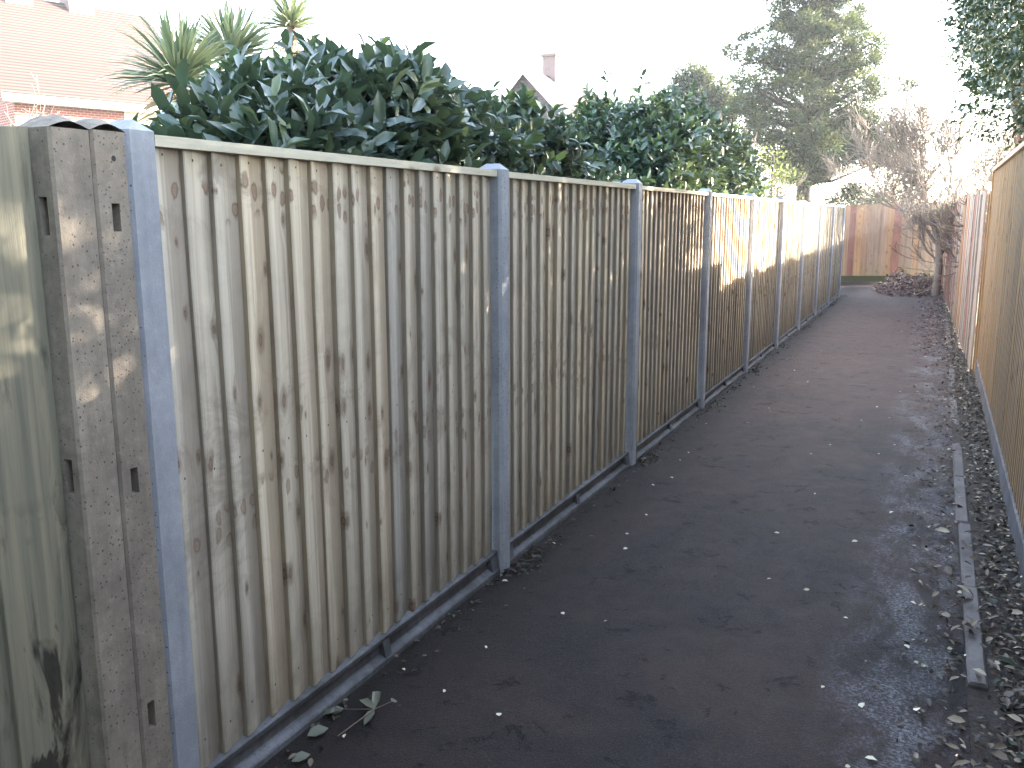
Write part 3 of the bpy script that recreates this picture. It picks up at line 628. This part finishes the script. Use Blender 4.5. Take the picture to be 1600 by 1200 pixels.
# sunlit yellow-green shrub at the fence line
q = at(1205, 300, 20); conifer('evergreen_shrub', (q[0], q[1]), 2.9, [(.8, .9), (1.6, .95), (2.2, .85), (2.6, .6), (2.95, .3)], 'yellow green sunlit shrub with bare stems at the foot of the cypress', M['yellow'], 70, 70, .075, .7, .04, cat='shrub')
q = at(1215, 300, 19.5); twiggy('bare_shrub', (q[0], q[1], 1.0), (0, 0, 1), .8, .016, 3, 4, M['twig'], 'thin pale stems poking up beside the yellow green shrub', .4, .2, trunks=6, shrink=.6)
q = at(1335, 310, 28); conifer('evergreen_shrub', (q[0], q[1]), 2.6, [(1.0, 1.0), (1.9, 1.0), (2.3, .7), (2.5, .3)], 'low sunlit green shrub showing over the end fence', M['cypress'], 120, 120, .08, .5, .04, cat='shrub')
q = at(1395, 312, 29); conifer('evergreen_shrub', (q[0], q[1]), 2.5, [(1.0, .9), (1.8, .9), (2.2, .6), (2.4, .3)], 'dull green low bush behind the end fence beside the bare tree', M['cypress'], 100, 110, .08, .5, .04, cat='shrub')

# ---- bare tree at the far right of the path
q = at(1476, 440, 20)
bt = empty('bare_tree', (1.72, 20.0, 0), 'tangled leafless pale tree leaning over the path at its far right end', 'tree')
tb = Tubes(.0058); tips = []
tb.seg([(1.72, 20.0, -.05), (1.75, 20.0, .6), (1.70, 20, 1.1), (1.55, 20, 1.5)], [.085, .07, .06, .05], 7)
for (s_, d_, L_, r_) in [((1.70, 20, 1.0), (-.5, .0, .9), 1.25, .035), ((1.55, 20, 1.5), (-.2, .1, 1), 1.2, .035), ((1.60, 20, 1.4), (-.9, .1, .55), 1.1, .03), ((1.70, 20, 1.1), (.5, .1, 1), 1.4, .035), ((1.55, 20, 1.5), (-.5, -.2, 1), 1.2, .03), ((1.66, 20, 1.2), (.2, -.2, 1), 1.3, .03), ((1.74, 20, .8), (.9, .2, .9), 1.3, .03), ((1.72, 20, .7), (-.9, -.1, .6), .9, .022)]:
    tb.grow(s_, np.array(d_) / np.linalg.norm(d_), L_ * 1.32, r_ * 1.1, 4, .42, .09, 5, 3, .66, tips, 4, .2)
tb.build('branches', M['twig'], bt)
n = 700; idx = rng.integers(0, len(tips), n); P = np.array([tips[i][0] for i in idx]) + rng.normal(size=(n, 3)) * .05
P = P[P[:, 0] > 1.2]; n = len(P)
leaves('foliage', P, randdir(n), randdir(n), .045, .03, M['yellow'], DIAM, bt)

q = (2.7, 15.5)
twiggy('bare_shrub', (2.75, 15.5, -.05), (-.1, 0, 1), 1.5, .03, 4, 4, M['twig'], 'pale leafless scrub with a few yellow leaves behind the bleached board fence', .5, .12, leafmat_=M['yellow'], nleaf=500, L0=.055, trunks=6, shrink=.66)
twiggy('bare_shrub', (2.7, 18.5, -.05), (-.1, 0, 1), 1.5, .03, 4, 4, M['twig'], 'leafless thicket furthest along behind the bleached board fence', .5, .12, leafmat_=M['yellow'], nleaf=200, L0=.05, trunks=5, shrink=.66)

q = (4.2, 26.6); conifer('evergreen_shrub', q, 4.2, [(.5, 1.2), (2.5, 1.5), (3.6, 1.2), (4.3, .4)], 'tall evergreen bush added beyond the corner to shade the end fence', M['conifer'], 90, 160, .12, .9, .1, cat='shrub')  # bush added out of view to keep the sun off that fence
# ---- dense evergreens behind the right fence, and two added out of view for shade
def evergreen(label, trunk, c, R, n, leaf, xmin, group=None, lo=2.2, mat='evergreen', gaps=.0):
    o = empty('evergreen_tree', (trunk[0][0], trunk[0][1], 0), label, 'tree')
    tb = Tubes(); tb.seg(trunk, np.linspace(.10, .05, len(trunk)), 7)
    m = n // 8; d = randdir(m); k = rng.random(m) ** .22; d = d / (np.abs(d) ** 3).sum(1, keepdims=True) ** (1 / 3)
    c = np.array(c); R = np.array(R)
    bump = 1 + .10 * np.sin(d[:, 0] * 7 + 1) + .10 * np.sin(d[:, 2] * 9) + .08 * np.sin(d[:, 1] * 11)
    P = c + d * R * (k * bump)[:, None]
    ok = (P[:, 2] > lo + .12 * np.sin(P[:, 1] * 4)) & (P[:, 0] > xmin + .13 * np.sin(P[:, 2] * 5.2) + .1 * np.sin(P[:, 1] * 4.4))
    if gaps: 
        g_ = np.sin(P[:, 0] * 5.1 + 1) * np.sin(P[:, 1] * 4.3) * np.sin(P[:, 2] * 5.7 + P[:, 0] * 2)
        ok &= (g_ < gaps) | (P[:, 1] - P[:, 0] > 1.60)
    yf = P[:, 1] - P[:, 0]; ok &= ~((yf > 7.15 + .5 * np.sin(P[:, 2] * 9) + .3 * np.sin(P[:, 0] * 13)) & (P[:, 2] - .4 * P[:, 0] < 1.95) & (P[:, 1] > 0))
    P = P[ok]; D = d[ok] + [0, 0, .2] + rng.normal(size=(ok.sum(), 3)) * .6
    a = shoots(P, D, 8, leaf * 2.2, 1.0, leaf, leaf * .48)
    leaves('crown', *a, M[mat], DIAM, o)
    for i in range(26):
        e = c + randdir(1)[0] * R * .75; e[2] = max(e[2], lo + .2); e[0] = max(e[0], xmin + .2); s_ = np.array(trunk[-1])
        tb.seg([s_, s_ * .5 + e * .5 + [0, 0, .12], e], [.035, .02, .008], 4)
    tb.build('trunk', M['palebark'], o); return o
evergreen('big dark evergreen overhanging the top right corner above the tan fence', [(2.40, 9.6, -.05), (2.36, 9.6, 1.6), (2.33, 9.7, 2.2), (2.20, 9.6, 2.7), (2.7, 9.0, 3.3)], (3.95, 8.2, 4.0), (2.3, 3.0, 2.0), 300000, .055, 1.78, lo=2.12, gaps=.10)
evergreen('dark evergreen behind the tan fence, nearer than the big overhanging one', [(4.6, 4.4, -.05), (4.6, 4.4, 2.0), (4.5, 4.3, 2.8)], (4.7, 4.0, 4.2), (2.6, 3.6, 2.6), 200000, .095, 2.25, lo=1.9, gaps=-.08)
evergreen('dark evergreen crown showing behind the big overhanging tree', [(2.95, 14.0, -.05), (2.95, 14.0, 2.5), (2.95, 14.0, 4.0)], (2.98, 14.2, 5.0), (1.15, 3.9, 1.8), 110000, .065, 1.8, lo=3.35)
evergreen('unseen dark evergreen added behind the viewpoint to shade the faces turned towards it', [(1.5, -5, -.05), (1.5, -5, 2.0), (1.5, -5, 3.0)], (.4, -5.6, 4.2), (6.5, 2.2, 4.3), 100000, .20, -7, lo=.1)  # added out of view to cut the skylight from behind the camera
evergreen('unseen dark evergreen added left of the viewpoint to shade the near post sides', [(-2.9, -1.8, -.05), (-2.9, -1.8, 2.0), (-2.9, -1.8, 3.0)], (-2.9, -1.8, 3.2), (2.4, 2.0, 3.2), 60000, .14, -7, lo=.1)  # unseen crown, added to darken the post sides facing back

# ------------------------------------------------------------------ houses
def brick_mat(name, c1, c2, mortar, bw=.215, bh=.065, off=.5, ms=.011):
    t = NT(name); uv = t.n('Attribute', attribute_name='bc').outputs['Vector']
    br = t.n('TexBrick', {'Vector': uv, 'Scale': 1.0, 'Mortar Size': ms, 'Brick Width': bw, 'Row Height': bh + ms, 'Color1': (*c1, 1), 'Color2': (*c2, 1), 'Mortar': (*mortar, 1)}); br.offset = off
    n_ = t.noise(uv, 2.0, 4); c = t.mix(t.math('MULTIPLY', n_, .35), br.outputs[0], tuple(q * .7 for q in c1)); t.base(c, .85, .2)
    t.bump(br.outputs['Fac'], -.6, .01); return t.m
M['brick'] = brick_mat('red brick', (.17, .035, .025), (.13, .027, .02), (.26, .20, .16))
M['tile'] = brick_mat('clay roof tile', (.060, .036, .029), (.044, .028, .024), (.004, .002, .002), 30.0, .125, .5, .035)
M['tile2'] = brick_mat('dark hung tile', (.075, .052, .05), (.055, .038, .038), (.03, .02, .02), .17, .10, .5, .012)
M['white'] = plain('white paint', (.75, .74, .72), .5, .06)
M['cream'] = plain('cream render', (.62, .58, .47), .8, .08)
M['glass'] = plain('window glass', (.10, .12, .14), .08, .1, 2, .8)
M['stack'] = plain('chimney brick', (.13, .09, .085), .85, .3, 12)
def quad(b, P, m=0):     # planar quad with bc measured in metres along its first edge and up its side
    P = [np.array(p, float) for p in P]; e = (P[1] - P[0]); e /= np.linalg.norm(e); nn = np.cross(P[1] - P[0], P[-1] - P[0]); nn /= np.linalg.norm(nn); u2 = np.cross(nn, e)
    b.add(P, [tuple(range(len(P)))], [((p - P[0]) @ e + 50, (p - P[0]) @ u2 + 50, 0) for p in P], m)
def frame(o, ex, ey):    # local axes -> world
    o = np.array(o, float); return lambda x, y, z: o + np.array(ex) * x + np.array(ey) * y + np.array([0, 0, z])
# house 1: eave line runs along e1, the garden front faces n1
e1 = np.array([1.30, 3.90, 0]); e1 /= np.linalg.norm(e1); n1 = np.array([e1[1], -e1[0], 0])
Wd, Dp, EZ, RZ = 5.6, 7.6, 5.25, 8.9
h1 = empty('brick_house', (-25, 22, 0), 'house with a large sunlit tiled roof and red brick band at the far left', 'house')
Fm = frame((-23.6, 18.9, -.06), e1, -n1)     # y grows away from the path
b = MB(); z_b0 = EZ - .06 + .0
quad(b, [Fm(0, 0, 0), Fm(Wd, 0, 0), Fm(Wd, 0, 2.5), Fm(0, 0, 2.5)]); quad(b, [Fm(0, 0, EZ - .62), Fm(3.3, 0, EZ - .62), Fm(3.3, 0, EZ), Fm(0, 0, EZ)])
quad(b, [Fm(0, Dp, 0), Fm(0, 0, 0), Fm(0, 0, EZ), Fm(0, Dp, EZ)]); quad(b, [Fm(Wd, 0, 0), Fm(Wd, Dp, 0), Fm(Wd, Dp, EZ), Fm(Wd, 0, EZ)]); quad(b, [Fm(Wd, Dp, 0), Fm(0, Dp, 0), Fm(0, Dp, EZ), Fm(Wd, Dp, EZ)])
quad(b, [Fm(Wd, 0, EZ), Fm(Wd, Dp, EZ), Fm(Wd, Dp / 2, RZ - .35)]); quad(b, [Fm(0, Dp, EZ), Fm(0, 0, EZ), Fm(0, Dp / 2, RZ - .35)])
b.build('brick_wall', M['brick'], h1)
b = MB(); quad(b, [Fm(0, 0, 2.5), Fm(Wd, 0, 2.5), Fm(Wd, 0, EZ - .62), Fm(0, 0, EZ - .62)]); quad(b, [Fm(3.3, 0, EZ - .62), Fm(Wd, 0, EZ - .62), Fm(Wd, 0, EZ), Fm(3.3, 0, EZ)]); b.build('rendered_wall', M['cream'], h1)
b = MB(); ov = .45; A_, B_, C_, D_ = Fm(-ov, -ov, EZ - .05), Fm(Wd + ov, -ov, EZ - .05), Fm(Wd + ov, Dp + ov, EZ - .05), Fm(-ov, Dp + ov, EZ - .05)
R1, R2 = Fm(-ov, Dp / 2, RZ), Fm(Wd + ov, Dp / 2, RZ)
quad(b, [A_, B_, R2, R1]); quad(b, [C_, D_, R1, R2])
rf = b.build('roof', M['tile'], h1)
for P1, P2 in ((A_, B_), (C_, D_)):
    b = MB()
    dn = np.array([0, 0, -.20]); q1 = P1 + [0, 0, .02]; q2 = P2 + [0, 0, .02]; b.add([q1 + dn, q2 + dn, q2, q1], [(0, 1, 2, 3)])
    inn = norm(np.array([(A_ + C_) / 2 - (P1 + P2) / 2]))[0] * .44; inn[2] = 0; b.add([q1 + dn, q2 + dn, q2 + dn + inn, q1 + dn + inn], [(3, 2, 1, 0)])
    b.build('fascia', M['white'], h1)
for cx in (1.6, 3.6):
    b = MB(); c0 = Fm(cx, Dp / 2, 0)
    for (hw, za, zb2) in ((.42, RZ - .7, RZ + .95), (.5, RZ + .951, RZ + 1.1)):
        vs = [Fm(cx + i * hw, Dp / 2 + j_ * hw, z) for z in (za, zb2) for i, j_ in ((-1, -1), (1, -1), (1, 1), (-1, 1))]; b.add(vs, [(0, 1, 5, 4), (1, 2, 6, 5), (2, 3, 7, 6), (3, 0, 4, 7), (4, 5, 6, 7)])
    for s_ in (-.2, .2):
        vs = [Fm(cx + s_ + .1 * math.cos(a), Dp / 2 + .1 * math.sin(a), z) for z in (RZ + 1.101, RZ + 1.35) for a in np.linspace(0, 5.5, 8)]; b.add(vs, [(i, (i + 1) % 8, 8 + (i + 1) % 8, 8 + i) for i in range(8)])
    b.build('chimney', M['stack'], rf)
for (wx, wz, ww, wh) in ((.4, 3.35, 2.5, 1.25), (3.7, 3.4, 1.4, 1.2), (.6, .9, 1.8, 1.3), (3.4, .9, 1.7, 1.3)):
    b = MB(); y1_ = -.05
    for (xa, xb_, za, zb2) in ((wx, wx + ww, wz, wz + .08), (wx, wx + ww, wz + wh - .08, wz + wh), (wx, wx + .08, wz + .08, wz + wh - .08), (wx + ww - .08, wx + ww, wz + .08, wz + wh - .08), (wx + ww / 2 - .03, wx + ww / 2 + .03, wz + .08, wz + wh - .08)):
        vs = [Fm(x, y, z) for z in (za, zb2) for x, y in ((xa, y1_), (xb_, y1_), (xb_, -.003), (xa, -.003))]; b.add(vs, [(0, 1, 5, 4), (1, 2, 6, 5), (3, 0, 4, 7), (4, 5, 6, 7), (0, 3, 2, 1)])
    wo = b.build('window', M['white'], h1)
    b = MB(); b.add([Fm(wx + .02, -.02, wz + .02), Fm(wx + ww - .02, -.02, wz + .02), Fm(wx + ww - .02, -.02, wz + wh - .02), Fm(wx + .02, -.02, wz + wh - .02)], [(0, 1, 2, 3)]); b.build('pane', M['glass'], wo)

# house 2: gable end towards us, chimney on the ridge
h2 = empty('gabled_house', (-11, 30, 0), 'far house with a tile hung gable and chimney above the laurel dip', 'house')
ap = at(823, 110, 30); g1_ = Rt * [1, 1, 0]; g1_ /= np.linalg.norm(g1_); dep = np.array([-g1_[1], g1_[0], 0])
dirr = norm((g1_ * .55 + dep * .84)[None])[0]    # ridge direction (away to the right)
gx = norm((g1_ * .84 - dep * .55)[None])[0]      # across the gable
hw, eh = 2.6, 3.9; G = lambda x, y, z: np.array([ap[0], ap[1], 0]) + gx * x + dirr * y + np.array([0, 0, z]); AZ = ap[2]; LN = 4.0
b = MB(); quad(b, [G(-hw, 0, -.06), G(hw, 0, -.06), G(hw, 0, eh), G(-hw, 0, eh)]); quad(b, [G(hw, 0, -.06), G(hw, LN, -.06), G(hw, LN, eh), G(hw, 0, eh)]); quad(b, [G(-hw, LN, -.06), G(-hw, 0, -.06), G(-hw, 0, eh), G(-hw, LN, eh)]); quad(b, [G(hw, LN, -.06), G(-hw, LN, -.06), G(-hw, LN, eh), G(hw, LN, eh)]); b.build('rendered_wall', M['cream'], h2)
b = MB(); quad(b, [G(-hw, -.01, eh), G(hw, -.01, eh), G(0, -.01, AZ - .05)]); b.build('tile_hung_gable', M['tile2'], h2); b = MB(); quad(b, [G(hw, LN, eh), G(-hw, LN, eh), G(0, LN, AZ - .05)]); b.build('tile_hung_gable', M['tile2'], h2)
b = MB(); k_ = 1.12; ez2 = AZ - (AZ - eh) * k_
quad(b, [G(hw * k_, -.25, ez2), G(hw * k_, LN + .25, ez2), G(0, LN + .25, AZ), G(0, -.25, AZ)]); quad(b, [G(-hw * k_, LN + .25, ez2), G(-hw * k_, -.25, ez2), G(0, -.25, AZ), G(0, LN + .25, AZ)]); rf2 = b.build('roof', M['tile'], h2)
b = MB()
for s_ in (-1, 1): b.add([G(s_ * hw * k_, -.252, ez2 - .16), G(0, -.252, AZ - .14), G(0, -.252, AZ + .02), G(s_ * hw * k_, -.252, ez2 + .02)], [(0, 1, 2, 3)])
b.build('bargeboard', M['white'], h2)
b = MB(); cy_ = 1.7
for (a_, za, zb2) in ((.26, AZ - .5, AZ + .65), (.32, AZ + .651, AZ + .75)):
    vs = [G(i * a_, cy_ + j_ * a_, z) for z in (za, zb2) for i, j_ in ((-1, -1), (1, -1), (1, 1), (-1, 1))]; b.add(vs, [(0, 1, 5, 4), (1, 2, 6, 5), (2, 3, 7, 6), (3, 0, 4, 7), (4, 5, 6, 7)])
b.build('chimney', M['stack'], rf2)

# ------------------------------------------------------------------ path edge, litter, small things
ke = empty('path_edging', (1.91, 5, 0), 'narrow weathered concrete edging half buried in leaves along the right of the path', 'edging')
b = MB()
y = 1.4
while y < 18.9:
    L_ = .912; xo = random.uniform(-.006, .006); zt = (.017 + random.uniform(-.004, .004)) if 3.0 < y < 6.4 else random.uniform(.000, .018); tl = random.uniform(-.004, .004)
    vs = [(1.878 + xo, y, -.05), (1.940 + xo, y, -.05), (1.940 + xo + tl, y + L_ - .01, -.05), (1.878 + xo + tl, y + L_ - .01, -.05)]
    vs += [(v[0], v[1], zt - .01) for v in vs[:4]] + [(v[0] + (.008 if i in (0, 3) else -.008), v[1] + (.006 if i < 2 else -.006), zt) for i, v in enumerate(vs[:4])]
    b.add(vs, [(0, 1, 5, 4), (1, 2, 6, 5), (2, 3, 7, 6), (3, 0, 4, 7), (4, 5, 9, 8), (5, 6, 10, 9), (6, 7, 11, 10), (7, 4, 8, 11), (8, 9, 10, 11)])
    y += L_
b.build('kerb_stones', M['brick_edge'], ke)
def litter(name, P, L, mat, label, rnd=None, zr=.018):
    n = len(P); d = randdir(n); d[:, 2] *= .25; nr = norm(rng.normal(size=(n, 3)) * .35 + [0, 0, 1])
    P = P.copy(); P[:, 2] += rng.random(n) * zr + .004
    o = leaves(name, P, d, nr, L * rng.uniform(.5, 1.25, n), L * .5 * rng.uniform(.6, 1.2, n), mat, OVAL, None, rnd); tag(o, label, 'leaf litter', None, 'stuff'); return o
n = 9000
yy = 1.5 + 20.5 * rng.random(n) ** 1.35; xx = 2.02 + rng.normal(size=n) * .10; wide = rng.random(n) < .16; xx[wide] = 1.95 - np.abs(rng.normal(size=wide.sum())) * .16
xx = np.minimum(xx, 2.108)
keep = ~((np.abs(xx - 1.91) < .045) & (rng.random(n) < np.where((yy > 3) & (yy < 6.5), .93, .5))); xx, yy = xx[keep], yy[keep]
litter('leaf_litter', np.stack([xx, yy, np.where(xx > 1.88, .010, 0.002)], 1), .034, M['litter'], 'brown and pale fallen leaves heaped along the foot of the right fences', zr=.03)
n = 130; yy = rng.uniform(1.9, 5.2, n); xx = np.minimum(rng.normal(size=n) * .11 + 1.99, 2.09); litter('leaf_litter', np.stack([xx, yy, np.zeros(n) + .03], 1), .060, M['litter'], 'larger curled brown leaves on top of the leaf heap at the bottom right', zr=.03)
n = 1500; k_ = rng.integers(0, 9, n); yy = np.where(rng.random(n) < .6, Y0 + SP * (k_ - 0) + .18 + rng.normal(size=n) * .14, rng.uniform(1.6, 19, n)); xx = .01 + np.abs(rng.normal(size=n)) * .055
sel = yy > 1.5; litter('leaf_litter', np.stack([xx, yy, np.zeros(n) + .002], 1)[sel], .030, M['litter'], 'dark damp leaf debris caught along the foot of the new panel fence', (rng.random(n) ** 1.8)[sel] * .85, zr=.015)
n = 2600; a = rng.random(n) * 6.283; r_ = np.sqrt(rng.random(n)); cx = 1.2 + np.cos(a) * r_ * .72; cy = 21.3 + np.sin(a) * r_ * 1.9
hz = np.clip(.46 * (1 - r_ ** 1.5) * (1 + .3 * np.sin(cx * 9)), 0, 1) * rng.random(n)
litter('bramble_pile', np.stack([cx, cy, hz], 1), .075, M['redlitter'], 'heap of reddish brambles and dead leaves under the bare tree', zr=.05)
n = 900; xx = 1.72 + rng.normal(size=n) * .16; yy = rng.uniform(11, 21, n); xx = np.minimum(xx, 1.98); litter('leaf_litter', np.stack([xx, yy, np.zeros(n)], 1), .05, M['redlitter'], 'reddish leaf scatter on the far right margin of the path', zr=.02)

# pale leaves scattered one by one on the open path
SPOTS = [(780, 1120, 1), (693, 1083, .5), (881, 961, .8), (758, 1010, .6), (793, 907, .9), (787, 909, .7), (868, 851, .9), (977, 835, .9), (974, 859, .8), (1010, 806, .8), (920, 838, .8), (1023, 759, .6), (1047, 746, .7), (1253, 757, 1), (1273, 771, .5), (1298, 696, .9), (1269, 710, .4), (1374, 710, .5), (1396, 696, .5), (1396, 800, .9), (1340, 846, .9), (1218, 834, .7), (1265, 922, .8), (1431, 945, .8), (1413, 1008, .8), (1439, 1042, 1.1), (1346, 1099, 1), (1432, 1112, 1.1), (1351, 1185, 1.3), (1320, 1199, .6), (1154, 636, .6), (1178, 605, .6), (1205, 643, .7), (1166, 661, .7), (1372, 636, .8), (1347, 657, .6), (1388, 653, .5), (1405, 612, .6), (1200, 638, .5), (1104, 663, .6), (1077, 707, .8), (1064, 720, .7), (944, 972, .7), (1205, 905, .5), (1288, 1073, .7), (1325, 967, .7), (539, 1148, .6), (629, 1045, .7), (1480, 1015, 1.1), (1240, 579, .6), (1262, 597, .6), (1230, 562, .6), (1282, 548, .5), (1330, 570, .5), (1413, 744, .6), (1506, 1026, 1)]
def gpt(x, y, z=0.006):
    r = at(x, y, 1) - CC; return CC + r * ((z - CC[2]) / r[2])
for i, (px, py, s_) in enumerate(SPOTS):
    p = gpt(px, py); n = 1; dd = randdir(1); dd[:, 2] = .05
    T = p[None] * 0
    o = leaves('fallen_leaf', T, dd, norm(rng.normal(size=(1, 3)) * .22 + [0, 0, 1]), (.026 * s_ + .004) * random.uniform(.7, 1.25), (.016 * s_ + .003) * random.uniform(.7, 1.2), M['paleleaf'], OVAL)
    o.location = p + np.array([0, 0, .003]); tag(o, 'small pale fallen leaf lying alone on the dark path', 'leaf', 'pale leaves scattered on the path')
# leafy twig by the first panel
p = gpt(590, 1105); tw = empty('leafy_twig', tuple(p), 'broken leafy twig lying on the path beside the first fence panel', 'twig')
tb = Tubes(); a0, a1, a2, a3 = gpt(528, 1150, .012), gpt(585, 1108, .025), gpt(612, 1096, .02), gpt(535, 1108, .02)
tb.seg([a0, a1, a2], [.0018, .0018, .0012], 4); tb.seg([a1, a3], [.0015, .001], 4); tb.build('stem', M['twig'], tw)
PL = np.array([a1, a1, a2, a3, a1]); tgt = np.array([gpt(563, 1090, .03), gpt(570, 1128, .012), gpt(618, 1093, .02), gpt(500, 1115, .01), gpt(590, 1075, .03)])
leaves('leaf_blades', PL, tgt - PL, np.tile([.1, -.1, 1.], (5, 1)), np.linalg.norm(tgt - PL, axis=1) * 1.1, .030, M['deadleaf'], OVAL, tw, np.array([.9, .5, .7, .4, .6]))
# broad leaves against the gravel board
for (px, py, L_, lb) in ((480, 1150, .07, 'dull grey leaf lying against the concrete gravel board at the bottom of the picture'), (455, 1190, .06, 'grey curled leaf at the bottom edge beside the gravel board'), (515, 1115, .05, 'small broad leaf tucked against the gravel board by the twig')):
    p = gpt(px, py, .012); o = leaves('fallen_leaf', p[None] * 0, np.array([[.5, .8, .15]]), np.array([[.3, -.1, 1.]]), L_, L_ * .6, M['deadleaf'], OVAL, None, np.array([.6])); o.location = p; tag(o, lb, 'leaf')

# ------------------------------------------------------------------ glare haze
HZ = 0.0009  # thin volume added to imitate veiling lens glare
if HZ > 0:
    b = MB(); b.box((-45, -12, -1.2), (25, 60, 11)); hz = b.build('added_glare_haze', None); hz.data.materials.clear()
    t = NT('glare haze'); t.t.nodes.remove(t.p); v = t.n('VolumePrincipled'); v.inputs['Color'].default_value = (.93, .96, 1, 1); v.inputs['Density'].default_value = HZ; v.inputs['Anisotropy'].default_value = .3
    t.t.links.new(v.outputs[0], t.out.inputs['Volume']); hz.data.materials.append(t.m); hz['kind'] = 'stuff'; hz['label'] = 'thin added volume imitating lens glare over the path and gardens'
